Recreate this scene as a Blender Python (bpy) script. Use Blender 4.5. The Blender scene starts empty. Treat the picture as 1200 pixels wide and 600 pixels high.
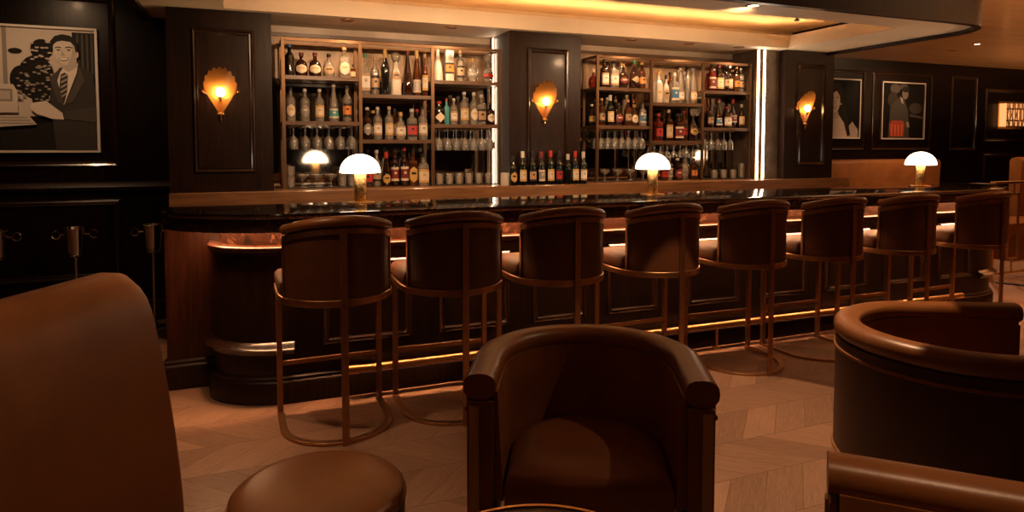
import bpy, bmesh, math, random
from mathutils import Vector, Matrix
random.seed(7)
PI = math.pi
C = bpy.context.scene.collection
SC = bpy.context.scene

# ------------------------------------------------------------------ materials
def nt(name):
    m = bpy.data.materials.new(name); m.use_nodes = True
    t = m.node_tree; b = t.nodes['Principled BSDF']
    return m, t, b
def N(t, kind, **kw):
    n = t.nodes.new(kind)
    for k, v in kw.items():
        if k.startswith('i_'): n.inputs[k[2:].replace('_', ' ')].default_value = v
        else: setattr(n, k, v)
    return n
def ramp(t, src, stops):
    r = t.nodes.new('ShaderNodeValToRGB')
    while len(r.color_ramp.elements) < len(stops): r.color_ramp.elements.new(0.5)
    for e, (p, c) in zip(r.color_ramp.elements, stops):
        e.position = p; e.color = (*c, 1)
    t.links.new(src, r.inputs[0]); return r.outputs[0]
def bump(t, b, src, strength, dist=0.01):
    n = N(t, 'ShaderNodeBump'); n.inputs['Strength'].default_value = strength; n.inputs['Distance'].default_value = dist
    t.links.new(src, n.inputs['Height']); t.links.new(n.outputs[0], b.inputs['Normal'])
def tex(t, scale, stretch=(1, 1, 1), detail=4, rough=0.55, distort=0.0):
    co = N(t, 'ShaderNodeTexCoord'); mp = N(t, 'ShaderNodeMapping'); mp.inputs['Scale'].default_value = stretch
    t.links.new(co.outputs['Object'], mp.inputs[0])
    n = N(t, 'ShaderNodeTexNoise'); n.inputs['Scale'].default_value = scale; n.inputs['Detail'].default_value = detail
    n.inputs['Roughness'].default_value = rough; n.inputs['Distortion'].default_value = distort
    t.links.new(mp.outputs[0], n.inputs['Vector']); return n.outputs['Fac']
def plain(name, col, rough=0.5, metal=0.0, coat=0.0, spec=0.5, noise=None, bumps=None):
    """noise = (scale, stretch, darker factor); bumps = (scale, strength)"""
    m, t, b = nt(name)
    b.inputs['Base Color'].default_value = (*col, 1); b.inputs['Roughness'].default_value = rough
    b.inputs['Metallic'].default_value = metal; b.inputs['Coat Weight'].default_value = coat; b.inputs['Coat Roughness'].default_value = 0.08
    b.inputs['Specular IOR Level'].default_value = spec
    if noise:
        f = tex(t, noise[0], noise[1])
        t.links.new(ramp(t, f, [(0.3, tuple(c * noise[2] for c in col)), (0.7, tuple(min(1, c * (2 - noise[2])) for c in col))]), b.inputs['Base Color'])
    if bumps:
        bump(t, b, tex(t, bumps[0], bumps[2] if len(bumps) > 2 else (1, 1, 1)), bumps[1])
    return m
def emit(name, col, s):
    m = bpy.data.materials.new(name); m.use_nodes = True; t = m.node_tree
    t.nodes.remove(t.nodes['Principled BSDF']); e = N(t, 'ShaderNodeEmission')
    e.inputs[0].default_value = (*col, 1); e.inputs[1].default_value = s
    t.links.new(e.outputs[0], t.nodes['Material Output'].inputs[0]); return m
def glassy(name, tint, body=0.0, bodycol=(1, 1, 1), blend=0.35, gloss=(1, 1, 1), rough=0.03):
    """thin vessel glass: tinted see-through + fresnel gloss (+ a share of milky body)"""
    m = bpy.data.materials.new(name); m.use_nodes = True; t = m.node_tree
    t.nodes.remove(t.nodes['Principled BSDF'])
    tr = N(t, 'ShaderNodeBsdfTransparent'); tr.inputs[0].default_value = (*tint, 1)
    gl = N(t, 'ShaderNodeBsdfGlossy'); gl.inputs[0].default_value = (*gloss, 1); gl.inputs['Roughness'].default_value = rough
    lw = N(t, 'ShaderNodeLayerWeight'); lw.inputs[0].default_value = blend
    mx = N(t, 'ShaderNodeMixShader'); t.links.new(lw.outputs['Fresnel'], mx.inputs[0])
    base = tr.outputs[0]
    if body:
        df = N(t, 'ShaderNodeBsdfDiffuse'); df.inputs[0].default_value = (*bodycol, 1)
        m2 = N(t, 'ShaderNodeMixShader'); m2.inputs[0].default_value = body
        t.links.new(tr.outputs[0], m2.inputs[1]); t.links.new(df.outputs[0], m2.inputs[2]); base = m2.outputs[0]
    t.links.new(base, mx.inputs[1]); t.links.new(gl.outputs[0], mx.inputs[2])
    t.links.new(mx.outputs[0], t.nodes['Material Output'].inputs[0]); return m

def leather(name, col, rough=0.38, var=0.75):
    m, t, b = nt(name)
    f = tex(t, 5, detail=6); f2 = tex(t, 160, detail=2)
    t.links.new(ramp(t, f, [(0.25, tuple(c * var for c in col)), (0.75, tuple(c * (2 - var) for c in col))]), b.inputs['Base Color'])
    b.inputs['Roughness'].default_value = rough; b.inputs['Specular IOR Level'].default_value = 0.45
    bump(t, b, f2, 0.12, 0.002); return m
def wood(name, c0, c1, rough, coat, stretch=(14, 14, 1.2), scale=3, b_=0.15, spec=0.5):
    m, t, b = nt(name); b.inputs['Specular IOR Level'].default_value = spec
    f = tex(t, scale, stretch, 6, 0.6, 0.6)
    t.links.new(ramp(t, f, [(0.35, c0), (0.65, c1)]), b.inputs['Base Color'])
    b.inputs['Roughness'].default_value = rough; b.inputs['Coat Weight'].default_value = coat; b.inputs['Coat Roughness'].default_value = 0.12
    if b_: bump(t, b, f, b_, 0.004)
    return m

LEA = leather('saddle_leather', (0.19, 0.068, 0.019))
LEA_DARK = leather('deep_brown_leather', (0.045, 0.015, 0.007), 0.45)
LEA_BACK = leather('stool_back_leather', (0.085, 0.026, 0.007), 0.5)
LEA_SEAT = leather('stool_seat_leather', (0.062, 0.024, 0.0095), 0.55)
LEA_SEAT.node_tree.nodes['Principled BSDF'].inputs['Specular IOR Level'].default_value = 0.12
BRONZE = plain('antique_bronze', (0.44, 0.245, 0.125), 0.38, 1.0, noise=(30, (1, 1, 1), 0.85))
BRASS = plain('polished_brass', (0.75, 0.42, 0.16), 0.28, 1.0)
BRASS_HAM = plain('hammered_brass', (0.62, 0.36, 0.13), 0.35, 1.0, noise=(60, (1, 1, 1), 0.45), bumps=(70, 0.6))
CHROME = plain('polished_chrome', (0.75, 0.66, 0.58), 0.12, 1.0)
LACQ = wood('black_brown_lacquered_oak', (0.009, 0.0033, 0.0018), (0.024, 0.0085, 0.004), 0.40, 0.04, spec=0.25)
LACQ_RED = wood('red_brown_lacquered_oak', (0.020, 0.006, 0.0025), (0.05, 0.015, 0.006), 0.35, 0.05, spec=0.2)
MOULD = wood('polished_dark_moulding', (0.011, 0.004, 0.002), (0.024, 0.009, 0.0045), 0.26, 0.6)
LACQ_WALL = wood('black_brown_panelling', (0.005, 0.002, 0.0014), (0.010, 0.0045, 0.0026), 0.3, 0.03, spec=0.14)
WALNUT = wood('walnut_edge', (0.16, 0.07, 0.028), (0.27, 0.125, 0.05), 0.38, 0.2, (1, 14, 14))
SHELFM = wood('shelf_bronze_wood', (0.085, 0.045, 0.024), (0.14, 0.075, 0.042), 0.35, 0.2, (1, 12, 12))
PLASTER = plain('warm_plaster', (0.78, 0.64, 0.48), 0.6, noise=(3, (1, 1, 1), 0.93))
PLASTER_SHEEN = plain('polished_plaster', (0.5, 0.40, 0.31), 0.28, noise=(6, (1, 3, 1), 0.85))
CEIL2 = wood('timber_ceiling', (0.36, 0.18, 0.075), (0.52, 0.27, 0.12), 0.4, 0.1, (0.6, 9, 9), 2, 0.05)
MIRROR = plain('antique_mirror', (0.62, 0.52, 0.42), 0.06, 1.0, noise=(7, (1, 1, 1), 0.85))
WHITE = plain('white_frame', (0.62, 0.56, 0.5), 0.5)
BLACK = plain('matt_black', (0.008, 0.007, 0.006), 0.5)
CARPET = plain('brown_carpet', (0.24, 0.13, 0.075), 0.9, noise=(45, (1, 1, 1), 0.6), bumps=(200, 0.5))
STONE = plain('grey_stone_top', (0.30, 0.27, 0.25), 0.3, noise=(9, (1, 1, 1), 0.7))
TRAYM = plain('dark_bar_mat', (0.015, 0.012, 0.01), 0.55)

def marble(name, base, mid, vein, rough, coat=0.3, spec=0.5):
    m, t, b = nt(name)
    f = tex(t, 9, (1, 1, 1), 9, 0.68, 1.4)
    t.links.new(ramp(t, f, [(0.36, base), (0.5, mid), (0.57, base), (0.61, vein), (0.64, mid)]), b.inputs['Base Color'])
    b.inputs['Roughness'].default_value = rough; b.inputs['Coat Weight'].default_value = coat; b.inputs['Coat Roughness'].default_value = 0.05; b.inputs['Specular IOR Level'].default_value = spec
    return m
MARBLE_RED = marble('red_marble', (0.0035, 0.0012, 0.0006), (0.016, 0.005, 0.0022), (0.06, 0.023, 0.011), 0.5, 0.0, 0.04)
MARBLE_TOP = marble('dark_polished_stone', (0.018, 0.009, 0.006), (0.035, 0.017, 0.010), (0.10, 0.05, 0.03), 0.10)

# chevron plank floor
def chevron():
    m, t, b = nt('chevron_oak_floor'); L = t.links
    def math_(op, a, b_=None, c=None):
        n = N(t, 'ShaderNodeMath', operation=op)
        for i, v in enumerate((a, b_, c)):
            if v is None: continue
            if isinstance(v, (int, float)): n.inputs[i].default_value = v
            else: L.new(v, n.inputs[i])
        return n.outputs[0]
    co = N(t, 'ShaderNodeTexCoord'); sp = N(t, 'ShaderNodeSeparateXYZ'); L.new(co.outputs['Object'], sp.inputs[0])
    W, PW = 0.29, 0.20
    v = math_('DIVIDE', math_('SUBTRACT', sp.outputs[1], 2.22 - 0.29 * 21), W)
    col = math_('FLOOR', v); f = math_('FRACT', v)
    par = math_('MODULO', col, 2.0); sg = math_('SUBTRACT', math_('MULTIPLY', par, 2.0), 1.0)
    s = math_('DIVIDE', math_('ADD', sp.outputs[0], math_('MULTIPLY', math_('MULTIPLY', f, W), sg)), PW)
    s = math_('ADD', s, 200.0)
    pid = math_('FLOOR', s); fs = math_('FRACT', s)
    wn = N(t, 'ShaderNodeTexWhiteNoise', noise_dimensions='2D'); cb = N(t, 'ShaderNodeCombineXYZ')
    L.new(pid, cb.inputs[0]); L.new(col, cb.inputs[1]); L.new(cb.outputs[0], wn.inputs['Vector'])
    g = N(t, 'ShaderNodeCombineXYZ'); L.new(math_('MULTIPLY', f, 1.2), g.inputs[0])
    L.new(math_('MULTIPLY', fs, 5.0), g.inputs[1]); L.new(math_('MULTIPLY', wn.outputs[0], 60.0), g.inputs[2])
    gn = N(t, 'ShaderNodeTexNoise'); gn.inputs['Scale'].default_value = 3.2; gn.inputs['Detail'].default_value = 7; gn.inputs['Distortion'].default_value = 1.3
    gn.inputs['Roughness'].default_value = 0.65
    L.new(g.outputs[0], gn.inputs['Vector'])
    tone = math_('ADD', math_('ADD', math_('MULTIPLY', wn.outputs[0], 0.28), 0.08), math_('MULTIPLY', gn.outputs[0], 0.8))
    c = ramp(t, tone, [(0.3, (0.13, 0.07, 0.044)), (0.62, (0.27, 0.152, 0.098)), (0.95, (0.42, 0.245, 0.16))])
    e1 = math_('MINIMUM', fs, math_('SUBTRACT', 1.0, fs)); e2 = math_('MINIMUM', f, math_('SUBTRACT', 1.0, f))
    edge = math_('MINIMUM', math_('MULTIPLY', e1, PW), math_('MULTIPLY', e2, W))
    k = math_('LESS_THAN', edge, 0.0014)
    mx = N(t, 'ShaderNodeMixRGB'); mx.inputs[2].default_value = (0.06, 0.032, 0.02, 1)
    L.new(k, mx.inputs[0]); L.new(c, mx.inputs[1]); L.new(mx.outputs[0], b.inputs['Base Color'])
    b.inputs['Roughness'].default_value = 0.42
    bump(t, b, gn.outputs[0], 0.08, 0.003)
    return m
FLOORM = chevron()

# ------------------------------------------------------------------ mesh helpers
def new(): return bmesh.new()
def obj(name, bm, mat, parent=None, smooth=True, bevel=0, loc=None, angle=40):
    me = bpy.data.meshes.new(name)
    bmesh.ops.recalc_face_normals(bm, faces=bm.faces[:])
    if smooth:
        for f in bm.faces: f.smooth = True
        for e in bm.edges:
            if len(e.link_faces) == 2 and e.calc_face_angle(0) > math.radians(angle): e.smooth = False
    bm.to_mesh(me); bm.free()
    for m in (mat if isinstance(mat, (list, tuple)) else [mat]): me.materials.append(m)
    o = bpy.data.objects.new(name, me); C.objects.link(o)
    if parent is not None: o.parent = parent
    if loc: o.location = loc
    if bevel:
        md = o.modifiers.new('edge', 'BEVEL'); md.width = bevel; md.segments = 2; md.limit_method = 'ANGLE'; md.angle_limit = math.radians(35)
    return o
def tag(o, label, cat, group=None, kind=None):
    o['label'] = label; o['category'] = cat
    if group: o['group'] = group
    if kind: o['kind'] = kind
    return o
def thing(name, label, cat, loc=(0, 0, 0), rz=0, group=None, kind=None):
    o = bpy.data.objects.new(name, None); C.objects.link(o); o.empty_display_size = 0.1
    o.location = loc; o.rotation_euler = (0, 0, rz)
    return tag(o, label, cat, group, kind)
def copy_tree(o, parent=None):
    c = o.copy(); C.objects.link(c)
    if parent is not None: c.parent = parent
    for ch in list(o.children): copy_tree(ch, c)
    return c
def box(bm, x0, x1, y0, y1, z0, z1, mi=0):
    vs = [bm.verts.new((x, y, z)) for z in (z0, z1) for y in (y0, y1) for x in (x0, x1)]
    for q in ((0, 2, 3, 1), (4, 5, 7, 6), (0, 1, 5, 4), (2, 6, 7, 3), (0, 4, 6, 2), (1, 3, 7, 5)):
        f = bm.faces.new([vs[i] for i in q]); f.material_index = mi
    return vs
def lathe(bm, prof, n=20, c=(0, 0, 0), sx=1, sy=1, sq=None, mi=0, arc=None):
    """prof: (r, z) list; sq: superellipse power for squarish sections"""
    rings = []
    m = n if arc is None else n + 1
    for r, z in prof:
        if r < 1e-5: rings.append([bm.verts.new((c[0], c[1], c[2] + z))]); continue
        row = []
        for i in range(m):
            a = 2 * PI * i / n if arc is None else arc[0] + (arc[1] - arc[0]) * i / n
            ca, sa = math.cos(a), math.sin(a); k = 1
            if sq: k = (abs(ca) ** sq + abs(sa) ** sq) ** (-1 / sq)
            row.append(bm.verts.new((c[0] + r * k * ca * sx, c[1] + r * k * sa * sy, c[2] + z)))
        rings.append(row)
    for a, b in zip(rings, rings[1:]):
        cnt = m if arc is None else m - 1
        for i in range(cnt):
            j = (i + 1) % m
            if len(a) == 1 and len(b) == 1: continue
            if len(a) == 1: f = bm.faces.new((a[0], b[j], b[i]))
            elif len(b) == 1: f = bm.faces.new((a[i], a[j], b[0]))
            else: f = bm.faces.new((a[i], a[j], b[j], b[i]))
            f.material_index = mi
    return rings
def sweep(bm, path, prof, closed=False, capped=True, profclosed=True, mi=0, zoff=None):
    """sweep a profile of (outward offset, z) along a plan path of (x, y); outward is to the right of travel"""
    n = len(path); rows = []
    for i, p in enumerate(path):
        a = path[(i - 1) % n] if (closed or i > 0) else None
        b = path[(i + 1) % n] if (closed or i < n - 1) else None
        def nrm(u, v):
            d = Vector((v[0] - u[0], v[1] - u[1])); d.normalize(); return Vector((d.y, -d.x))
        if a is None: nn = nrm(p, b); k = 1
        elif b is None: nn = nrm(a, p); k = 1
        else:
            n1, n2 = nrm(a, p), nrm(p, b); nn = (n1 + n2)
            if nn.length < 1e-6: nn = n1.copy()
            nn.normalize(); k = 1 / max(0.35, nn.dot(n1))
        dz = zoff[i] if zoff else 0
        rows.append([bm.verts.new((p[0] + nn.x * o * k, p[1] + nn.y * o * k, z + dz)) for o, z in prof])
    m = len(prof)
    for i in range(n if closed else n - 1):
        r0, r1 = rows[i], rows[(i + 1) % n]
        for j in range(m if profclosed else m - 1):
            f = bm.faces.new((r0[j], r0[(j + 1) % m], r1[(j + 1) % m], r1[j])); f.material_index = mi
    if capped and not closed and profclosed:
        bm.faces.new(rows[0]).material_index = mi; bm.faces.new(rows[-1][::-1]).material_index = mi
    return rows
def rect(o0, o1, z0, z1): return [(o0, z0), (o1, z0), (o1, z1), (o0, z1)]
def circ(o, z, r, n=10, ro=None): return [(o + (ro or r) * math.cos(2 * PI * i / n), z + r * math.sin(2 * PI * i / n)) for i in range(n)]
def arc(cx, cy, rx, ry, a0, a1, n): return [(cx + rx * math.cos(math.radians(a0 + (a1 - a0) * i / n)), cy + ry * math.sin(math.radians(a0 + (a1 - a0) * i / n))) for i in range(n + 1)]
def tube(bm, pts, r, n=8, closed=False, mi=0):
    pts = [Vector(p) for p in pts]; rows = []; N_ = len(pts)
    up = None
    for i, p in enumerate(pts):
        a = pts[i - 1] if (i > 0 or closed) else p; b = pts[(i + 1) % N_] if (i < N_ - 1 or closed) else p
        d = (b - a).normalized()
        if up is None: up = d.orthogonal().normalized()
        s = d.cross(up)
        if s.length < 1e-5: s = d.orthogonal()
        s.normalize(); up = s.cross(d).normalized()
        rows.append([bm.verts.new(p + (s * math.cos(2 * PI * k / n) + up * math.sin(2 * PI * k / n)) * r) for k in range(n)])
    for i in range(N_ if closed else N_ - 1):
        r0, r1 = rows[i], rows[(i + 1) % N_]
        for k in range(n): bm.faces.new((r0[k], r0[(k + 1) % n], r1[(k + 1) % n], r1[k])).material_index = mi
    if not closed:
        bm.faces.new(rows[0][::-1]).material_index = mi; bm.faces.new(rows[-1]).material_index = mi
def ball(bm, c, r, sx=1, sy=1, sz=1, u=12, v=8, mi=0):
    prof = [(r * math.sin(PI * i / v), -r * sz * math.cos(PI * i / v)) for i in range(v + 1)]
    lathe(bm, prof, u, c, sx, sy, mi=mi)
def prism(bm, plan, z0, z1, mi=0):
    a = [bm.verts.new((x, y, z0)) for x, y in plan]; b = [bm.verts.new((x, y, z1)) for x, y in plan]
    n = len(plan)
    bm.faces.new(a[::-1]).material_index = mi; bm.faces.new(b).material_index = mi
    for i in range(n): bm.faces.new((a[i], a[(i + 1) % n], b[(i + 1) % n], b[i])).material_index = mi
def stack_plan(bm, plan, levels, mi=0):
    """loft a plan outline through (scale, z) levels about its centroid, capped"""
    cx = sum(p[0] for p in plan) / len(plan); cy = sum(p[1] for p in plan) / len(plan)
    rows = [[bm.verts.new((cx + (x - cx) * s, cy + (y - cy) * s, z)) for x, y in plan] for s, z in levels]
    n = len(plan)
    for a, b in zip(rows, rows[1:]):
        for i in range(n): bm.faces.new((a[i], a[(i + 1) % n], b[(i + 1) % n], b[i])).material_index = mi
    bm.faces.new(rows[0][::-1]).material_index = mi; bm.faces.new(rows[-1]).material_index = mi
def frame_moulding(bm, x0, x1, z0, z1, y, w=0.035, d=0.018, sgn=-1):
    """raised rectangular moulding on a wall facing -Y (profile stepped)"""
    prof = [(0, 0), (0.006, d * 0.6), (w * 0.35, d), (w * 0.6, d * 0.7), (w * 0.8, d * 0.8), (w, 0)]
    cs = [(x0, z0, 1, 1), (x1, z0, -1, 1), (x1, z1, -1, -1), (x0, z1, 1, -1)]
    rows = [[bm.verts.new((cx + sx * o, y + sgn * dd, cz + sz * o)) for o, dd in prof] for cx, cz, sx, sz in cs]
    for i in range(4):
        a, b = rows[i], rows[(i + 1) % 4]
        for j in range(len(prof) - 1): bm.faces.new((a[j], a[j + 1], b[j + 1], b[j]))

YAW = math.radians(21.7); FPX = 777.0; EYE = 1.42
def xat(px, Y): return Y * math.tan(YAW + math.atan((px - 600) / FPX))
ORD = ['first', 'second', 'third', 'fourth', 'fifth', 'sixth', 'seventh', 'eighth', 'ninth', 'tenth', 'eleventh', 'twelfth', 'thirteenth', 'fourteenth', 'fifteenth', 'sixteenth', 'seventeenth', 'eighteenth', 'nineteenth', 'twentieth']

# ================================================================== ROOM SHELL
def struct(name, bm, m, label, cat, **kw):
    return tag(obj(name, bm, m, **kw), label, cat, kind='structure')
bm = new(); box(bm, -4.2, 14.2, -3.2, 9.2, -0.1, 0); struct('floor', bm, FLOORM, 'brown oak floor laid in a chevron pattern', 'floor', smooth=False)
bm = new(); prism(bm, [(7.25, 4.52), (7.85, 3.55), (14.2, 3.3), (14.2, 7.6), (6.4, 7.6)], 0.0, 0.006)
struct('floor_carpet', bm, CARPET, 'brown carpet beyond the right end of the bar', 'carpet', smooth=False)
bm = new(); sweep(bm, [(7.85, 3.55), (14.2, 3.3)], rect(0, 0.06, 0, 0.012)); sweep(bm, [(7.25, 4.52), (7.85, 3.55)], rect(0, 0.06, 0, 0.012))
struct('trim_1', bm, BLACK, 'dark edging strip where the carpet meets the oak floor', 'floor trim', smooth=False)
ZC = 2.78
bm = new(); box(bm, -4.2, 14.2, -3.2, 9.2, ZC, ZC + 0.15); struct('ceiling', bm, CEIL2, 'timber coloured main ceiling of the lounge', 'ceiling', smooth=False)
bm = new(); box(bm, -0.56, 5.86, 5.86, 6.3, 0, ZC); struct('wall_back', bm, PLASTER_SHEEN, 'pale wall strip above the back bar mirrors', 'wall', smooth=False)
bm = new(); box(bm, -4.2, -0.56, 6.12, 6.3, 0, ZC); wl = struct('wall_left', bm, LACQ_WALL, 'dark panelled wall behind the large photograph on the left', 'wall', smooth=False)
def part_frame(x0, x1, z0, z1, y, par, mat=None, w=0.04, d=0.02, name='panel_moulding'):
    b = new(); frame_moulding(b, x0, x1, z0, z1, y, w, d); return obj(name, b, mat or MOULD, par, smooth=False)
part_frame(-2.9, -0.96, 1.255, 2.6, 6.12, wl, w=0.05); part_frame(-2.9, -0.96, 0.36, 1.0, 6.12, wl, w=0.05)
b = new(); sweep(b, [(-4.2, 6.12), (-0.56, 6.12)], [(0, 1.07), (0.03, 1.07), (0.05, 1.10), (0.035, 1.125), (0.02, 1.14), (0, 1.14)]); obj('chair_rail', b, LACQ, wl)
b = new(); sweep(b, [(-4.2, 6.12), (-0.56, 6.12)], [(0, 0), (0.035, 0), (0.035, 0.12), (0.02, 0.16), (0, 0.17)]); obj('baseboard', b, LACQ, wl)
bm = new(); box(bm, 5.86, 14.2, 7.62, 7.8, 0, ZC); wf = struct('wall_right', bm, LACQ_WALL, 'far dark panelled wall with two small photographs', 'wall', smooth=False)
for x0, x1 in ((6.3, 7.55), (8.0, 8.95), (9.1, 10.45), (10.9, 11.55)): part_frame(x0, x1, 1.36, 2.6, 7.62, wf, w=0.05)
part_frame(11.75, 14.0, 1.5, 2.42, 7.62, wf, w=0.06, d=0.03)
part_frame(11.75, 14.0, 0.4, 1.3, 7.62, wf, w=0.06, d=0.03)
bm = new(); box(bm, 5.86, 6.02, 6.3, 7.62, 0, ZC); struct('wall_return', bm, LACQ_WALL, 'dark return wall behind the third pillar', 'wall', smooth=False)
bm = new(); box(bm, 14.0, 14.2, -3.2, 7.62, 0, ZC); struct('wall_east', bm, LACQ_WALL, 'dark end wall of the lounge beyond the railing', 'wall', smooth=False)
bm = new(); box(bm, -4.4, -4.2, -3.2, 6.3, 0, ZC); struct('wall_west', bm, LACQ_WALL, 'dark end wall of the lounge left of the photograph', 'wall', smooth=False)
bm = new(); box(bm, -4.4, 14.2, -3.4, -3.2, 0, ZC); struct('wall_front', bm, LACQ_WALL, 'dark wall opposite the bar', 'wall', smooth=False)

# pillars between the shelving
PF = 5.36
for i, (x0, x1, nm) in enumerate(((-0.53, 0.18, 'left'), (2.11, 2.80, 'middle'), (5.17, 5.84, 'right'))):
    bm = new(); box(bm, x0, x1, PF, 5.86, 1.08, 2.42)
    p = struct('pillar_%d' % (i + 1), bm, LACQ, '%s dark oak pillar carrying a fan sconce' % nm, 'pillar', smooth=False)
    part_frame(x0 + 0.16, x1 - 0.12, 1.225, 2.285, PF, p, MOULD, 0.045, 0.022)

# ------------------------------------------------------------------ canopy over the bar
ZS = 2.42
def rr(x0, x1, y0, y1, r, n=12):   # outline: back-left -> front-left corner -> front-right corner -> back-right
    return [(x0, y1)] + arc(x0 + r, y0 + r, r, r, 180, 270, n) + arc(x1 - r, y0 + r, r, r, 270, 360, n) + [(x1, y1)]
out = rr(-0.68, 5.74, 3.64, 5.86, 0.42)
TX0, TX1, TY0, TY1 = -0.14, 5.12, 4.035, 5.28
bm = new()
# soffit ring: bottom faces around the tray opening, riser, and top of the ledge
hole = [(TX0, TY1), (TX0, TY0), (TX1, TY0), (TX1, TY1)]
prism(bm, [(-0.68, 5.86), (-0.68, 4.06)] + arc(-0.26, 4.06, 0.42, 0.42, 180, 270, 12)[1:] + [(TX0, 3.64), (TX0, 5.86)], ZS, ZS + 0.125)
prism(bm, [(TX1, 5.86), (TX1, 3.64), (5.32, 3.64)] + arc(5.32, 4.06, 0.42, 0.42, 270, 360, 12)[1:] + [(5.74, 5.86)], ZS, ZS + 0.125)
prism(bm, [(TX0, 4.035), (TX0, 3.64), (TX1, 3.64), (TX1, 4.035)], ZS, ZS + 0.125)
prism(bm, [(TX0, 5.86), (TX0, TY1), (TX1, TY1), (TX1, 5.86)], ZS, ZS + 0.125)
cn = struct('ceiling_canopy', bm, PLASTER, 'pale lowered ceiling over the bar with a lit recess', 'ceiling', smooth=False)
b = new(); box(b, -0.66, 5.72, 3.68, 5.86, 2.70, 2.74); obj('recess_top', b, PLASTER, cn, smooth=False)
b = new(); sweep(b, out, rect(0.0, 0.055, ZS - 0.03, ZC)); obj('fascia', b, LACQ, cn, smooth=True)
COVE = emit('cove_light', (1.0, 0.50, 0.17), 50)
def cove(x0, x1, y0, y1, lab):
    b = new(); box(b, x0, x1, y0, y1, ZS + 0.126, ZS + 0.132); tag(obj('cove_light_strip', b, COVE, smooth=False), lab, 'light strip', 'cove light strips')
cove(TX0, TX1, TY1 + 0.085, TY1 + 0.105, 'warm light strip hidden on the ledge at the back of the ceiling recess')
cove(TX1 + 0.085, TX1 + 0.105, TY0, TY1, 'warm light strip hidden on the ledge at the right of the ceiling recess')
cove(TX0, TX1, TY0 - 0.105, TY0 - 0.085, 'warm light strip hidden on the ledge at the near side of the ceiling recess')
# sprinkler in the recess corner
t = thing('fire_sprinkler', 'small black sprinkler head in the right corner of the ceiling recess', 'sprinkler', (4.95, 5.0, 2.70))
b = new(); lathe(b, [(0, 0), (0.035, 0), (0.035, -0.012), (0.012, -0.016), (0.012, -0.05)], 14); obj('body', b, BLACK, t)
b = new(); lathe(b, [(0, -0.07), (0.02, -0.068), (0.03, -0.055), (0, -0.05)], 14); obj('deflector', b, BLACK, t)

# ================================================================== BACK BAR
CZ = 1.085
t = thing('back_counter', 'long walnut edged counter along the back wall under the bottle racks', 'counter', (0, 0, 0))
b = new(); box(b, -0.53, 6.0, 5.27, 5.855, CZ - 0.12, CZ); obj('worktop', b, WALNUT, t, smooth=False, bevel=0.004)
b = new(); box(b, -0.52, 5.98, 5.32, 5.855, 0, CZ - 0.12); obj('cabinet_body', b, LACQ, t, smooth=False)
for x0 in [-0.45 + 0.9 * i for i in range(7)]: part_frame(x0, x0 + 0.8, 0.15, 0.85, 5.32, t, LACQ, 0.03, 0.012, 'door_panel')
UPPERP = plain('tan_canopy_reflection', (0.40, 0.26, 0.15), 0.4, noise=(8, (1, 1, 1), 0.7))  # tan colour stands in for the canopy reflected in the upper mirror
for nm, x0, x1 in (('left', 0.185, 2.105), ('right', 2.805, 5.165)):
    bm = new(); box(bm, x0, x1, 5.835, 5.858, CZ + 0.001, 1.985)
    mr = tag(obj('back_mirror', bm, MIRROR, smooth=False), 'aged mirror on the wall behind the %s bottle rack' % nm, 'mirror')
    b = new(); box(b, x0, x1, 5.815, 5.858, 2.331, 2.36); obj('top_moulding', b, SHELFM, mr, smooth=False)
    b = new(); box(b, x0, x1, 5.838, 5.858, 1.986, 2.33); obj('painted_reflection_panel', b, UPPERP, mr, smooth=False)

GROUP_G = {'L': 'left', 'C': 'middle', 'R': 'right'}
RY0, RY1 = 5.5, 5.79
RZ = 2.275
SHELVES = {'L': (1.98, 1.622), 'C': (1.85, 1.478), 'R': (1.985, 1.612)}
racks = {}
BAYPX = {'left': (331, 421, 507, 587), 'right': (701, 764, 825, 880)}
RACKM = plain('dark_bronze_frame', (0.15, 0.085, 0.045), 0.42, 0.8)
def rack(nm, xs):
    t = thing('bottle_rack', 'bronze framed %s bottle rack of three bays with staggered shelves' % nm, 'shelf rack', (xs[0], RY0, CZ + 0.001), 0, 'back bar racks')
    X = [x - xs[0] for x in xs]; D = RY1 - RY0; H = RZ - CZ
    for i, x in enumerate(X):
        for y, n_ in ((0, 'front_post'), (D - 0.022, 'rear_post')):
            b = new(); box(b, x - 0.013, x + 0.013, y, y + 0.022, 0, H); obj(n_, b, RACKM, t, smooth=False)
    for i, bay in enumerate('LCR'):
        x0, x1 = X[i] + 0.0135, X[i + 1] - 0.0135
        for k, z in enumerate(SHELVES[bay]):
            zz = z - CZ
            b = new(); box(b, x0, x1, 0.002, D - 0.002, zz - 0.03, zz); obj('shelf', b, SHELFM, t, smooth=False)
        for y in (0.001, D - 0.021):
            b = new(); box(b, x0, x1, y, y + 0.02, H - 0.024, H - 0.001); obj('top_rail', b, RACKM, t, smooth=False)
    for x in (X[0], X[-1]):
        for z in (H - 0.012, SHELVES['L'][0] - CZ - 0.015, SHELVES['L'][1] - CZ - 0.015):
            b = new(); box(b, x - 0.012, x + 0.012, 0.0225, D - 0.0225, z - 0.012, z + 0.012); obj('end_rail', b, RACKM, t, smooth=False)
    racks[nm] = xs
    return t
rack('left', [0.267, 0.862, 1.467, 2.075])
rack('right', [3.054, 3.645, 4.255, 4.85])

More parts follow.
